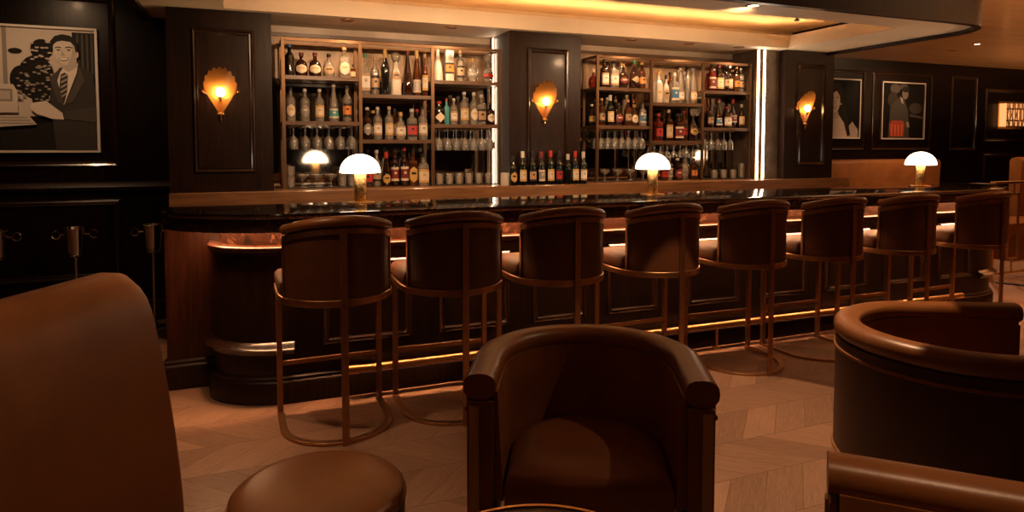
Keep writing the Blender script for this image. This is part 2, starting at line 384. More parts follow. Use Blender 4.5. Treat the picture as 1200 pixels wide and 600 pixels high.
# vertical light strips
LEDV = emit('white_light_strip', (1.0, 0.78, 0.55), 26)
def ledv(x, y, lab, hw=.016):
    t = thing('light_strip', lab, 'light strip', (x, y, CZ + 0.002), 0, 'vertical light strips')
    b = new(); box(b, -hw, hw, 0.0, 0.012, 0, 1.32); obj('housing', b, BRONZE, t, smooth=False)
    b = new(); box(b, -hw * .38, hw * .38, -0.012, -0.0005, 0, 1.32); obj('diffuser', b, LEDV, t, smooth=False)
ledv(xat(886.5, 5.42), 5.42, 'glowing vertical light strip right of the right rack, nearer the bottles')
ledv(xat(893.5, 5.42), 5.42, 'glowing vertical light strip right of the right rack, nearer the right pillar')
bm = new(); box(bm, 4.90, 5.165, 5.44, 5.85, CZ + 0.002, 2.418)
tag(obj('side_panel', bm, plain('mottled_bronze_panel', (0.10, 0.07, 0.05), 0.35, noise=(9, (1, 1, 1), 0.5)), smooth=False), 'grey brown side panel between the right rack and the right pillar', 'panel', kind='structure')
ledv(2.0975, 5.74, 'glowing vertical light strip in the right corner behind the left rack', .007)

# ------------------------------------------------------------------ bottles
GL = {
 'clear': glassy('clear_bottle_glass', (0.88, 0.84, 0.78), 0.30, (0.62, 0.55, 0.46), 0.5),
 'black': plain('black_bottle_glass', (0.008, 0.007, 0.006), 0.08, 0, 0.5),
 'amber': glassy('amber_bottle_glass', (0.55, 0.20, 0.05), 0.25, (0.22, 0.07, 0.02), 0.4),
 'dark': glassy('dark_brown_bottle_glass', (0.20, 0.06, 0.025), 0.35, (0.05, 0.018, 0.01), 0.4),
 'green': plain('dark_green_bottle_glass', (0.006, 0.007, 0.004), 0.12, 0, 0.1),
 'white': plain('white_glazed_ceramic', (0.62, 0.54, 0.45), 0.25),
 'red': glassy('red_bottle_glass', (0.5, 0.06, 0.03), 0.4, (0.28, 0.03, 0.015), 0.4),
 'teal': plain('teal_bottle', (0.06, 0.30, 0.30), 0.3),
}
SOL = {}
def solid(nm):
    cols = {'cream': (0.66, 0.54, 0.40), 'white': (0.72, 0.65, 0.56), 'orange': (0.62, 0.20, 0.04), 'red': (0.42, 0.03, 0.02), 'black': (0.012, 0.01, 0.01), 'green': (0.05, 0.2, 0.08),
            'blue': (0.05, 0.16, 0.30), 'gold': (0.55, 0.33, 0.10), 'cork': (0.45, 0.28, 0.14), 'silver': (0.5, 0.46, 0.42), 'teal': (0.05, 0.28, 0.26), 'tan': (0.42, 0.27, 0.15), 'maroon': (0.16, 0.02, 0.02), 'grey': (0.25, 0.23, 0.21)}
    if nm not in SOL: SOL[nm] = plain('paint_' + nm, cols[nm], 0.45)
    return SOL[nm]
# profile: relative to (radius, height); label zone in z; section
SHAPES = {
 'straight': dict(p=[(0, 0), (.9, 0), (1, .015), (1, .60), (.92, .66), (.6, .72), (.36, .76), (.34, .93)], lab=(.14, .5), r=.037, nk=.34),
 'wine': dict(p=[(0, 0), (.92, 0), (1, .012), (1, .58), (.93, .63), (.62, .70), (.42, .74), (.38, .97)], lab=(.12, .46), r=.037, nk=.38),
 'taper': dict(p=[(0, 0), (.9, 0), (1, .015), (.95, .2), (.78, .45), (.55, .65), (.36, .8), (.30, .93)], lab=(.1, .34), r=.043, nk=.3),
 'squat': dict(p=[(0, 0), (.8, 0), (.92, .03), (1, .25), (.98, .45), (.8, .6), (.42, .68), (.3, .72), (.28, .88)], lab=(.14, .5), r=.05, nk=.3, sy=.7),
 'round': dict(p=[(0, 0), (.5, 0), (.62, .03), (.9, .15), (1, .32), (.9, .5), (.6, .62), (.25, .68), (.22, .86)], lab=(.2, .44), r=.055, nk=.24, sy=.75),
 'square': dict(p=[(0, 0), (.95, 0), (1, .02), (1, .62), (.9, .68), (.42, .73), (.36, .76), (.36, .92)], lab=(.1, .52), r=.036, nk=.38, sq=6),
 'flute': dict(p=[(0, 0), (.9, 0), (1, .02), (1, .35), (.85, .5), (.6, .68), (.5, .8), (.4, .93)], lab=(.08, .36), r=.036, nk=.4),
 'ornate': dict(p=[(0, 0), (.9, 0), (1, .02), (.92, .16), (1, .3), (.85, .48), (.6, .6), (.42, .66), (.4, .78)], lab=(.36, .56), r=.045, nk=.42),
 'box': dict(p=[(0, 0), (1, 0), (1, 1), (0, 1)], lab=(.25, .6), r=.037, nk=0, sq=12),
}
def bottle(x, y, z, shape, h, glass, lab, cap, label, group, lshape='rect', rs=1.0, shoulder=None):
    S = SHAPES[shape]; r = S['r'] * rs; sq = S.get('sq'); sy = S.get('sy', 1)
    t = thing('bottle' if shape != 'box' else 'bottle_carton', label, 'bottle' if shape != 'box' else 'carton', (x, y, z), 0, group)
    b = new(); lathe(b, [(q * r, w * h) for q, w in S['p']], 16, sq=sq, sy=sy); obj('body' if shape != 'box' else 'carton_body', b, GL[glass], t)
    if S['nk'] and cap:
        zt = S['p'][-1][1] * h; nr = S['nk'] * r
        b = new()
        if shape == 'ornate' or cap == 'silver' and shape == 'round':
            ball(b, (0, 0, zt + .045), .042, 1, .6, 1)
            lathe(b, [(nr * 1.0, zt - .002), (nr * 1.15, zt), (nr * 1.15, zt + .01), (0, zt + .012)], 12)
            capo = obj('stopper', b, GL['clear'] if cap == 'silver' else solid(cap), t)
        else:
            z0 = zt - (0.16 * h if shape in ('wine', 'flute') else 0.02 * h)
            lathe(b, [(nr * 1.0, z0 - .001), (nr * 1.22, z0), (nr * 1.22, h - .003), (nr * 1.0, h), (0, h)], 12)
            capo = obj('cap', b, solid(cap), t)
    if lab:
        l0, l1 = S['lab'][0] * h, S['lab'][1] * h
        b = new()
        def rad(zz):
            P = S['p']
            for (a0, z0), (a1, z1) in zip(P, P[1:]):
                if z0 <= zz / h <= z1 and z1 > z0: return r * (a0 + (a1 - a0) * (zz / h - z0) / (z1 - z0))
            return r
        rows = []; nr_, nc = 7, 9
        for i in range(nr_):
            zz = l0 + (l1 - l0) * i / (nr_ - 1); fw = 1.0
            q = 2 * i / (nr_ - 1) - 1
            if lshape == 'round': fw = max(.12, math.sqrt(max(0, 1 - q * q)))
            if lshape == 'diamond': fw = max(.06, 1 - abs(q))
            R = rad(zz) + .0012; row = []
            for j in range(nc):
                a = math.radians(-90 + (62 if lshape == 'rect' else 56) * fw * (2 * j / (nc - 1) - 1)); ca, sa = math.cos(a), math.sin(a); k = 1
                if sq: k = (abs(ca) ** sq + abs(sa) ** sq) ** (-1 / sq)
                row.append(b.verts.new((R * k * ca, R * k * sa * sy - (.0012 if sy != 1 else 0), zz)))
            rows.append(row)
        for a_, b_ in zip(rows, rows[1:]):
            for j in range(nc - 1):
                i = rows.index(a_)
                f = b.faces.new((a_[j], a_[j + 1], b_[j + 1], b_[j]))
                f.material_index = 1 if (lshape == 'rect' and (i in (0, nr_ - 2)) or lshape == 'round' and i == 3 and 2 <= j <= 5 or lshape == 'rect' and i == 3 and 3 <= j <= 4) else 0
        alt = 'black' if lab in ('orange', 'gold', 'tan', 'red') else ('gold' if lab == 'cream' else 'tan' if lab == 'white' else 'cream')
        lo = obj('label', b, [solid(lab), solid(alt)], t); 
    if shoulder:
        zz = S['p'][3][1] * h
        b = new(); lathe(b, [(r * 1.01, zz * .2), (r * 1.012, zz * .96)], 16, sq=sq, sy=sy); obj('sleeve', b, solid(shoulder), t)
    return t

BAYW = {'L': 'left', 'C': 'middle', 'R': 'right'}
GW = {'clear': 'clear', 'black': 'black', 'amber': 'amber', 'dark': 'brown', 'green': 'green', 'white': 'white', 'red': 'red', 'teal': 'teal'}
SW = {'straight': 'bottle', 'wine': 'bottle', 'taper': 'tapered bottle', 'squat': 'squat bottle', 'round': 'round bottle', 'square': 'square bottle', 'flute': 'slender bottle', 'ornate': 'ornate bottle', 'box': 'carton'}
def row(rk, bay, level, items, z, y=None, rear=False):
    """one row of bottles on a shelf; x from the view, then kept inside the bay and clear of each other"""
    lv = ['top shelf', 'second shelf', 'counter'][level]
    if rear: lv = 'rear ' + lv + ' row'
    if y is None: y = 5.72 if rear else (5.57 if rk == 'right' else 5.60)
    xs_ = racks[rk]; bi = 'LCR'.index(bay); lo, hi = xs_[bi] + .016, xs_[bi + 1] - .016
    R_ = [SHAPES[it[1]]['r'] * (it[7] if len(it) > 7 else 1.0) * (1.0 if 'sq' not in SHAPES[it[1]] else 1.04) + .002 for it in items]
    Y_ = [5.72 if it[0] < BAYPX[rk][bi] else y + (0.0 if i % 2 == 0 else 0.02) for i, it in enumerate(items)]
    X_ = [xat(it[0], yy) for it, yy in zip(items, Y_)]
    free = [i for i in range(len(items)) if Y_[i] != 5.72 or rear]
    for it_ in range(300):
        for p_, q_ in zip(free, free[1:]):
            gap = R_[p_] + R_[q_] - (X_[q_] - X_[p_])
            if gap > 0: X_[p_] -= gap / 2; X_[q_] += gap / 2
        for i in free: X_[i] = min(max(X_[i], lo + R_[i]), hi - R_[i])
    for i, it in enumerate(items):
        px, shape, h, glass, lab, cap = it[:6]; ls = it[6] if len(it) > 6 else 'rect'; rs = it[7] if len(it) > 7 else 1.0
        look = GW[glass] + ' ' + SW[shape] + (', %s label' % lab if lab else '')
        where = '%s from left, %s, %s bay, %s rack' % (ORD[i], lv, BAYW[bay], rk)
        bottle(max(X_[i], lo + R_[i]), Y_[i], z + 0.0012, shape, h, glass, lab, cap, look + ', ' + where, 'bottles on the %s rack' % rk, ls, rs)
Zt = lambda bay, k: SHELVES[bay][k]
row('left', 'L', 0, [(336, 'straight', .255, 'black', None, 'blue'), (353.5, 'squat', .195, 'dark', 'cream', 'maroon', 'round'), (370.5, 'squat', .195, 'dark', 'cream', 'maroon', 'round'), (387, 'squat', .195, 'clear', 'tan', 'black', 'round', .95), (405, 'square', .25, 'clear', 'cream', 'cork', 'round', 1.1), (415, 'straight', .12, 'amber', 'cream', 'black', 'rect', .55)], Zt('L', 0))
row('left', 'L', 1, [(342, 'straight', .27, 'clear', 'cream', 'black', 'round'), (358.5, 'straight', .265, 'clear', 'grey', 'silver', 'round'), (375.5, 'straight', .265, 'clear', 'cream', 'silver'), (392, 'taper', .315, 'clear', 'teal', 'silver'), (407.5, 'straight', .30, 'clear', 'orange', 'black')], Zt('L', 1))
row('left', 'C', 0, [(429, 'square', .34, 'clear', 'white', 'green'), (440.5, 'straight', .32, 'clear', 'tan', 'cork'), (452.5, 'wine', .385, 'black', None, 'gold'), (467, 'ornate', .36, 'white', 'tan', 'silver', 'round', 1.1), (481, 'taper', .38, 'dark', None, 'maroon'), (493.5, 'flute', .39, 'amber', 'silver', 'gold'), (502, 'straight', .36, 'amber', 'cream', 'cork', 'rect', .7)], Zt('C', 0))
row('left', 'C', 1, [(431, 'straight', .27, 'dark', 'grey', 'silver', 'round', 1.0), (443, 'straight', .275, 'clear', 'white', 'silver'), (456.5, 'straight', .28, 'clear', 'cream', 'tan'), (470, 'squat', .235, 'clear', 'white', 'gold', 'rect', .9), (483, 'square', .265, 'clear', 'red', 'silver', 'rect', 1.15), (496, 'straight', .29, 'clear', 'white', 'black', 'rect', 1.1)], Zt('C', 1))
row('left', 'C', 2, [(438, 'square', .25, 'dark', 'red', 'black', 'rect', 1.15), (449, 'straight', .31, 'clear', 'tan', 'silver'), (457, 'flute', .29, 'dark', 'gold', 'red', 'round'), (468, 'straight', .32, 'dark', 'maroon', 'black'), (479.5, 'straight', .33, 'dark', 'maroon', 'red'), (490.5, 'square', .31, 'amber', 'gold', 'black', 'round'), (503.5, 'square', .27, 'clear', 'cream', 'black', 'rect', 1.2)], CZ)
row('left', 'R', 0, [(513.5, 'taper', .27, 'white', None, 'cream', 'rect', 1.1), (526.5, 'box', .27, 'white', 'orange', None, 'rect', 1.0), (540, 'straight', .275, 'clear', 'tan', 'cork'), (554, 'round', .215, 'clear', 'grey', 'gold', 'round', 1.0), (572, 'round', .2, 'clear', 'red', 'silver', 'rect', .95)], Zt('R', 0))
row('left', 'R', 1, [(515, 'square', .2, 'black', 'cream', 'red', 'diamond', 1.2), (523.5, 'square', .23, 'teal', None, 'red', 'rect', .6), (532, 'straight', .23, 'clear', 'white', 'silver', 'rect', .9), (545.5, 'straight', .29, 'clear', 'cream', 'silver', 'rect', 1.1), (557.5, 'straight', .285, 'clear', 'cream', 'silver', 'round'), (568, 'square', .27, 'clear', 'tan', 'silver'), (578.5, 'straight', .2, 'dark', 'white', 'black', 'round', 1.0)], Zt('R', 1))
row('right', 'L', 0, [(692, 'round', .19, 'red', None, 'cream', 'rect', .95), (707.5, 'square', .27, 'dark', 'white', 'black', 'rect', 1.0), (718, 'square', .25, 'clear', 'white', 'black', 'rect', 1.15), (732, 'round', .24, 'dark', 'maroon', 'gold', 'round'), (746, 'round', .27, 'dark', 'tan', 'green', 'diamond'), (756, 'straight', .26, 'amber', 'orange', 'gold')], Zt('L', 0))
row('right', 'L', 1, [(690.5, 'straight', .21, 'dark', 'gold', 'cream'), (704.5, 'straight', .26, 'amber', 'tan', 'gold'), (714.5, 'wine', .29, 'green', 'cream', 'silver'), (726, 'squat', .22, 'dark', 'maroon', 'black', 'round'), (736, 'straight', .25, 'amber', 'tan', 'cork'), (746.5, 'squat', .21, 'amber', 'cream', 'gold', 'round', .85), (757, 'straight', .23, 'clear', 'blue', 'black')], Zt('L', 1))
row('right', 'C', 0, [(770, 'square', .3, 'white', 'cream', 'gold', 'round', 1.0), (779.5, 'squat', .28, 'white', 'tan', 'black', 'round', .75), (790, 'square', .3, 'clear', 'blue', 'silver', 'rect', 1.1), (800.5, 'taper', .36, 'clear', 'white', 'cream'), (809, 'straight', .37, 'clear', None, 'black', 'rect', .8), (818.5, 'taper', .36, 'clear', 'cream', 'silver')], Zt('C', 0))
row('right', 'C', 1, [(771, 'square', .27, 'red', 'red', 'red'), (783, 'square', .31, 'dark', 'cream', 'cream', 'rect', .95), (795, 'square', .27, 'dark', 'maroon', 'black', 'rect', 1.2), (806.5, 'straight', .3, 'amber', 'red', 'red'), (818.5, 'round', .29, 'dark', 'gold', 'silver', 'round', .95)], Zt('C', 1))
row('right', 'C', 2, [(783, 'square', .2, 'amber', 'red', 'black', 'rect', 1.0), (794, 'straight', .24, 'clear', 'grey', 'silver'), (804.5, 'square', .22, 'dark', 'maroon', 'silver', 'round', 1.1), (815, 'round', .27, 'clear', None, 'silver'), (824, 'straight', .22, 'amber', 'orange', 'black')], CZ)
row('right', 'R', 0, [(832, 'square', .27, 'red', 'maroon', 'black', 'rect', 1.05), (843.5, 'square', .27, 'dark', 'cream', 'maroon', 'rect', 1.15), (852.5, 'straight', .28, 'dark', 'tan', 'black', 'rect', .85), (859.5, 'straight', .27, 'black', 'cream', 'silver', 'rect', .8), (866.5, 'straight', .26, 'amber', 'orange', 'gold', 'rect', .95), (875, 'straight', .25, 'clear', 'tan', 'silver', 'rect', .95)], Zt('R', 0))
row('right', 'R', 1, [(831, 'straight', .24, 'dark', 'tan', 'black'), (841, 'taper', .3, 'dark', 'blue', 'maroon'), (852, 'square', .22, 'dark', 'white', 'red', 'rect', 1.1), (862.5, 'round', .3, 'dark', 'maroon', 'red', 'rect', .9), (873, 'squat', .25, 'dark', 'cream', 'silver', 'rect', .8)], Zt('R', 1))
row('left', 'C', 2, [(446, 'straight', .30, 'amber', 'cream', 'red'), (457, 'straight', .33, 'clear', 'white', 'green'), (468, 'wine', .31, 'dark', 'tan', 'gold'), (479, 'straight', .32, 'clear', 'cream', 'silver'), (490, 'flute', .33, 'amber', 'red', 'black'), (500, 'straight', .32, 'dark', 'white', 'silver')], CZ, rear=True)
row('left', 'C', 1, [(438, 'straight', .25, 'dark', 'tan', 'gold'), (463, 'straight', .27, 'amber', 'cream', 'black'), (489, 'straight', .27, 'dark', 'white', 'red')], Zt('C', 1), rear=True)
row('right', 'L', 0, [(714, 'straight', .25, 'amber', 'cream', 'black'), (727, 'straight', .27, 'clear', 'white', 'gold'), (741, 'straight', .26, 'dark', 'tan', 'red')], Zt('L', 0), rear=True)
row('right', 'L', 1, [(711, 'straight', .28, 'clear', 'white', 'silver'), (721, 'straight', .26, 'dark', 'tan', 'gold'), (731, 'straight', .29, 'clear', 'cream', 'black'), (742, 'straight', .27, 'amber', 'white', 'red')], Zt('L', 1), rear=True)
row('right', 'C', 0, [(772, 'straight', .34, 'clear', 'white', 'gold'), (784, 'straight', .33, 'amber', 'cream', 'black'), (796, 'taper', .35, 'clear', 'tan', 'silver'), (808, 'straight', .34, 'clear', 'white', 'silver')], Zt('C', 0), rear=True)
row('right', 'C', 2, [(772, 'straight', .26, 'dark', 'cream', 'black'), (783, 'straight', .27, 'clear', 'white', 'silver'), (794, 'straight', .25, 'amber', 'tan', 'gold'), (806, 'straight', .27, 'clear', 'grey', 'silver')], CZ, rear=True)
row('right', 'R', 0, [(835, 'straight', .25, 'amber', 'cream', 'silver'), (848, 'straight', .26, 'clear', 'tan', 'black'), (860, 'straight', .25, 'amber', 'white', 'gold')], Zt('R', 0), rear=True)
row('right', 'R', 1, [(838, 'straight', .25, 'clear', 'cream', 'silver'), (850, 'straight', .26, 'amber', 'tan', 'black')], Zt('R', 1), rear=True)
# wine bottles before the middle pillar
wines = [(601.5, .25, 'gold', 'black', 'round'), (612.5, .295, 'cream', 'white', 'rect'), (624, .29, 'tan', 'black', 'rect'), (634.5, .29, 'grey', 'maroon', 'rect'), (645, .30, 'cream', 'red', 'rect'), (655, .295, 'red', 'black', 'rect'), (665.5, .27, None, 'silver', 'rect'), (674, .295, 'cream', 'red', 'rect'), (683.5, .29, 'white', 'silver', 'rect')]
for i, (px, h, lab, cap, ls) in enumerate(wines):
    bottle(xat(px, 5.312), 5.312, CZ + .0012, 'wine', h, 'green', lab, cap, 'dark wine bottle, %s, %s from left before the middle pillar' % (('%s label' % lab) if lab else 'no label', ORD[i]), 'wine bottles before the middle pillar', ls, .92)
t = thing('candle_jar', 'pale frosted jar standing left of the wine bottles', 'jar', (xat(591.5, 5.33), 5.33, CZ + .001))
b = new(); lathe(b, [(0, 0), (.034, 0), (.036, .004), (.036, .11), (.033, .11), (.033, .01), (0, .01)], 16); obj('jar_body', b, GL['white'], t)

# ------------------------------------------------------------------ glassware
VG = glassy('clear_glassware', (0.93, 0.91, 0.88), 0.24, (0.9, 0.84, 0.75), 0.6)
def mesh_obj(name, bm, mat):
    o = obj(name, bm, mat); C.objects.unlink(o); return o.data
b = new(); lathe(b, [(0, 0), (.034, 0), (.034, .002), (.006, .006), (.0035, .02), (.0035, .085), (.012, .092), (.030, .115), (.036, .14), (.034, .17), (.029, .195), (.0275, .195), (.033, .165), (.0345, .14), (.028, .117), (0, .096)], 16)
G_WINE = mesh_obj('wine_glass', b, VG)
b = new(); lathe(b, [(0, 0), (.028, 0), (.028, .002), (.005, .006), (.0035, .02), (.0035, .07), (.02, .08), (.026, .10), (.025, .135), (.0235, .135), (.0245, .10), (0, .075)], 16)
G_SMALL = mesh_obj('cordial_glass', b, VG)
b = new(); lathe(b, [(0, 0), (.028, 0), (.033, .008), (.036, .085), (.0345, .085), (.030, .01), (0, .008)], 16, sq=None)
G_TUM = mesh_obj('tumbler', b, glassy('frosty_tumbler', (0.9, 0.86, 0.8), 0.28, (0.8, 0.72, 0.62), 0.5))
b = new(); lathe(b, [(0, 0), (.03, 0), (.03, .002), (.005, .006), (.004, .05), (.02, .062), (.046, .085), (.05, .10), (.0485, .10), (.044, .087), (0, .058)], 16)
G_COUPE = mesh_obj('coupe_glass', b, VG)
b = new(); lathe(b, [(0, 0), (.030, 0), (.034, .008), (.034, .15), (.0325, .15), (.029, .01), (0, .008)], 16)
G_HIGH = mesh_obj('highball_glass', b, VG)
def glass(me, name, cat, x, y, z, label, group, flip=False, rz=0):
    o = bpy.data.objects.new(name, me); C.objects.link(o); o.location = (x, y, z)
    if flip: o.rotation_euler = (PI, 0, rz)
    tag(o, label, cat, group); return o
def hang(rk, bay, x0, x1, zs, ncol, me, nm, wd):
    # rails under the shelf, part of nothing else: a rack of rails hangs with the glasses
    t = thing('glass_hanger', 'thin brass glass hanging rails under the lower shelf, %s bay of %s rack' % (BAYW[bay], rk), 'glass rack', (0, 0, 0), 0, 'glass hanging rails')
    xs = [x0 + (x1 - x0) * (i + .5) / ncol for i in range(ncol)]
    for k in range(ncol):
        for s in (-1, 1):
            b = new(); xx = xs[k] + s * .0085
            box(b, xx - .0018, xx + .0018, 5.53, 5.78, zs - .0405, zs - .0305); obj('rail', b, BRASS, t, smooth=False)
    c = 0
    for r, yy in enumerate((5.565, 5.66)):
        for k in range(ncol):
            glass(me, nm, 'glass', xs[k], yy, zs - .027 + 0.0245 - .0255, 'upside down hanging %s, %s of %s row, %s bay, %s rack' % (wd, ORD[k], ('front', 'rear')[r], BAYW[bay], rk), 'hanging glasses', True, k)
Ls, Rs = racks['left'], racks['right']
hang('left', 'L', Ls[0] + .03, Ls[1] - .02, Zt('L', 1), 6, G_WINE, 'wine_glass', 'wine glass')
hang('left', 'R', Ls[2] + .03, Ls[3] - .03, Zt('R', 1), 7, G_WINE, 'wine_glass', 'wine glass')
hang('right', 'L', Rs[0] + .03, Rs[1] - .03, Zt('L', 1), 7, G_WINE, 'wine_glass', 'wine glass')
hang('right', 'C', Rs[1] + .03, Rs[2] - .03, Zt('C', 1), 7, G_SMALL, 'cordial_glass', 'cordial glass')
hang('right', 'R', Rs[2] + .03, Rs[3] - .16, Zt('R', 1), 5, G_WINE, 'wine_glass', 'wine glass')
def mat(x0, x1, y0, y1, lab):
    b = new(); box(b, x0, x1, y0, y1, CZ + .001, CZ + .008); tag(obj('bar_mat', b, TRAYM, smooth=False, bevel=.002), lab, 'mat', 'bar mats')
def grid(me, nm, wd, rk, bay, pxs, ys, levels, step, grp, z0=CZ + .009):
    for r, yy in enumerate(ys):
        for k, px in enumerate(pxs):
            for q in range(levels):
                lv = ('upper ' if q == 1 else 'lower ') if levels > 1 else ''
                glass(me, nm, 'glass', xat(px, yy), yy, z0 + q * step, '%s%s, %s of %s row on counter, %s bay, %s rack' % (lv, wd, ORD[k], ('front', 'middle', 'rear')[r], BAYW[bay], rk), grp)
mat(Ls[0] + .02, Ls[1] - .02, 5.525, 5.76, 'dark mat under glasses, left bay of left rack')
mat(Ls[2] + .02, Ls[3] - .02, 5.525, 5.76, 'dark mat under tumblers, right bay of left rack')
mat(Rs[0] + .02, Rs[1] - .02, 5.525, 5.76, 'dark mat under coupes, left bay of right rack')
mat(Rs[2] + .02, Rs[3] - .02, 5.525, 5.76, 'dark mat under glasses, right bay of right rack')
grid(G_COUPE, 'coupe_glass', 'coupe glass', 'left', 'L', (354, 371, 388), (5.585, 5.70), 1, .05, 'counter coupes of the left rack')
grid(G_TUM, 'tumbler', 'frosted tumbler', 'left', 'L', (340,), (5.57,), 2, .0855, 'counter tumblers of the left rack')
grid(G_HIGH, 'highball_glass', 'highball glass', 'left', 'L', (401, 412), (5.585, 5.70), 1, .05, 'counter highballs of the left rack')
grid(G_TUM, 'tumbler', 'frosted tumbler', 'left', 'R', [515 + 11.5 * i for i in range(6)], (5.57, 5.65, 5.73), 1, .086, 'counter tumblers of the left rack')
grid(G_COUPE, 'coupe_glass', 'coupe glass', 'right', 'L', [709, 724, 739, 754], (5.585, 5.70), 1, .05, 'counter coupes of the right rack')
grid(G_TUM, 'tumbler', 'frosted tumbler', 'right', 'R', (837, 848, 859), (5.57, 5.65), 1, .086, 'counter tumblers of the right rack')
grid(G_HIGH, 'highball_glass', 'highball glass', 'right', 'R', (869,), (5.57, 5.65), 1, .05, 'counter highballs of the right rack')

# ------------------------------------------------------------------ fan sconces
AMB = bpy.data.materials.new('amber_pressed_glass'); AMB.use_nodes = True; t_ = AMB.node_tree
t_.nodes.remove(t_.nodes['Principled BSDF'])
tl = N(t_, 'ShaderNodeBsdfTranslucent'); tl.inputs[0].default_value = (0.75, 0.31, 0.07, 1)
tr = N(t_, 'ShaderNodeBsdfTransparent'); tr.inputs[0].default_value = (0.95, 0.62, 0.28, 1)
gl = N(t_, 'ShaderNodeBsdfGlossy'); gl.inputs['Roughness'].default_value = 0.15
m1 = N(t_, 'ShaderNodeMixShader'); m1.inputs[0].default_value = 0.38; m2 = N(t_, 'ShaderNodeMixShader'); m2.inputs[0].default_value = 0.08
t_.links.new(tl.outputs[0], m1.inputs[1]); t_.links.new(tr.outputs[0], m1.inputs[2]); t_.links.new(m1.outputs[0], m2.inputs[1]); t_.links.new(gl.outputs[0], m2.inputs[2])
t_.links.new(m2.outputs[0], t_.nodes['Material Output'].inputs[0])
BULB = emit('sconce_bulb', (1.0, 0.62, 0.28), 60)
def sconce(x, y, lab):
    t = thing('wall_sconce', lab, 'wall lamp', (x, y, 1.80), 0, 'fan sconces')
    b = new()
    nu, nv = 72, 10
    rows = []
    for j in range(nv + 1):
        v = j / nv; r_ = []
        for i in range(nu + 1):
            u = -1 + 2 * i / nu; a = u * PI / 2
            lobe = abs(math.sin((i / nu) * 9 * PI)) * .018 * v
            zr = .03 + .15 * max(0, math.cos(a)) ** .8
            zz = -.15 + v * (zr + .15 + lobe)
            R = .108 * min(1, (v * .97 + .03)) * (1 + .05 * abs(math.sin((i / nu) * 9 * PI)))
            r_.append(b.verts.new((R * math.sin(a), -.012 - R * .78 * math.cos(a), zz)))
        rows.append(r_)
    for a_, c_ in zip(rows, rows[1:]):
        for i in range(nu): b.faces.new((a_[i], a_[i + 1], c_[i + 1], c_[i]))
    obj('glass_shade', b, AMB, t, angle=80)
    b = new(); ball(b, (0, -.045, .02), .033, 1, 1, 1.05); obj('bulb', b, BULB, t)
    b = new(); lathe(b, [(0, -.05), (.009, -.05), (.012, -.02), (.010, -.012)], 10, (0, -.045, .0))
    obj('lamp_holder', b, BRASS, t)
    b = new(); box(b, -.012, .012, -.008, -.0005, -.15, .0); obj('backplate', b, BRASS, t, smooth=False, bevel=.003)
    b = new()
    ball(b, (0, -.025, -.142), .014); ball(b, (-.016, -.02, -.140), .010); ball(b, (.016, -.02, -.140), .010)
    lathe(b, [(0, -.195), (.004, -.19), (.008, -.172), (.004, -.16), (.012, -.15), (0, -.146)], 10, (0, -.022, 0)); obj('finial', b, BRASS, t)
    for s in (-1, 1):
        b = new(); tube(b, [(s * .033, -.005, -.02), (s * .09, -.012, .005), (s * .120, -.016, .02)], .004, 6)
        ball(b, (s * .122, -.018, .024), .011); lathe(b, [(0, 0), (.012, .002), (.006, .006), (0, .007)], 10, (s * .122, -.018, .034)); obj('side_arm', b, BRASS, t)
    return t
for px, nm in ((260, 'left'), (640, 'middle'), (945, 'right')):
    sconce(xat(px, PF - .05), PF, 'amber glass fan sconce glowing on the %s pillar' % nm)

# ================================================================== THE BAR
BF = 3.83
def barpath(d=0.0, x0=-0.2, x1=6.32, yb=4.29):
    """plan of the bar front grown outward by d"""
    return [(x0 - d, yb)] + arc(0.22, 4.14, 0.42 + d, 4.14 - BF + d, 180, 270, 14) + arc(5.90, 4.14, 0.42 + d, 4.14 - BF + d, 270, 360, 14) + [(x1 + d, yb)]
bar = thing('bar_counter', 'long dark panelled bar with rounded ends and a lit red marble frieze', 'bar counter', (0, 0, 0))
b = new(); sweep(b, barpath(), rect(-0.06, 0, 0.0, 0.83)); obj('front_panelling', b, LACQ, bar)
b = new(); sweep(b, barpath(-.04), rect(-0.05, 0, 0.83, 0.972)); obj('marble_frieze', b, MARBLE_RED, bar)
b = new(); sweep(b, barpath(), [(-.05, .825), (.012, .825), (.008, .836), (.016, .842), (.026, .856), (.026, .868), (.02, .874), (-.05, .876)]); obj('ledge_moulding', b, LACQ_RED, bar)
b = new(); sweep(b, barpath(), [(-.01, 0), (.034, 0), (.034, .115), (.028, .125), (.020, .128), (.020, .142), (.012, .15), (-.01, .152)]); obj('plinth', b, LACQ, bar)
# end blocks set back from the curved front
for x0, x1 in ((-0.46, 0.30), (5.85, 6.62)):
    b = new(); box(b, x0, x1, 4.291, 4.44, 0.0, 0.972); obj('end_block', b, LACQ_RED, bar, smooth=False)
    b = new(); sweep(b, [(x0, 4.44), (x0, 4.29), (x1, 4.29), (x1, 4.44)], [(0.0, 0), (.03, 0), (.03, .13), (.022, .14), (.014, .145), (.014, .16), (0.0, .17)], capped=True); obj('end_plinth', b, LACQ, bar)
b = new(); box(b, 0.3, 5.85, 4.34, 4.44, 0.0, 0.972); obj('rear_panel', b, LACQ, bar, smooth=False)
for x0, x1 in ((.37, .885), (1.045, 1.51), (1.66, 2.05), (2.2, 2.6), (2.84, 3.30), (3.48, 3.94), (4.12, 4.58), (4.76, 5.22), (5.38, 5.80)):
    part_frame(x0, x1, .295, .78, BF, bar, MOULD, .042, .024)
def waist(path, nm='waist_rail'):
    b = new(); sweep(b, path, [(0, .275), (.022, .275), (.026, .288), (.05, .296), (.056, .308), (.046, .318), (.02, .322), (.0, .34)]); obj(nm, b, MOULD, bar)
waist([p for p in barpath() if p[0] < .23]); waist([p for p in barpath() if p[0] > 5.89])

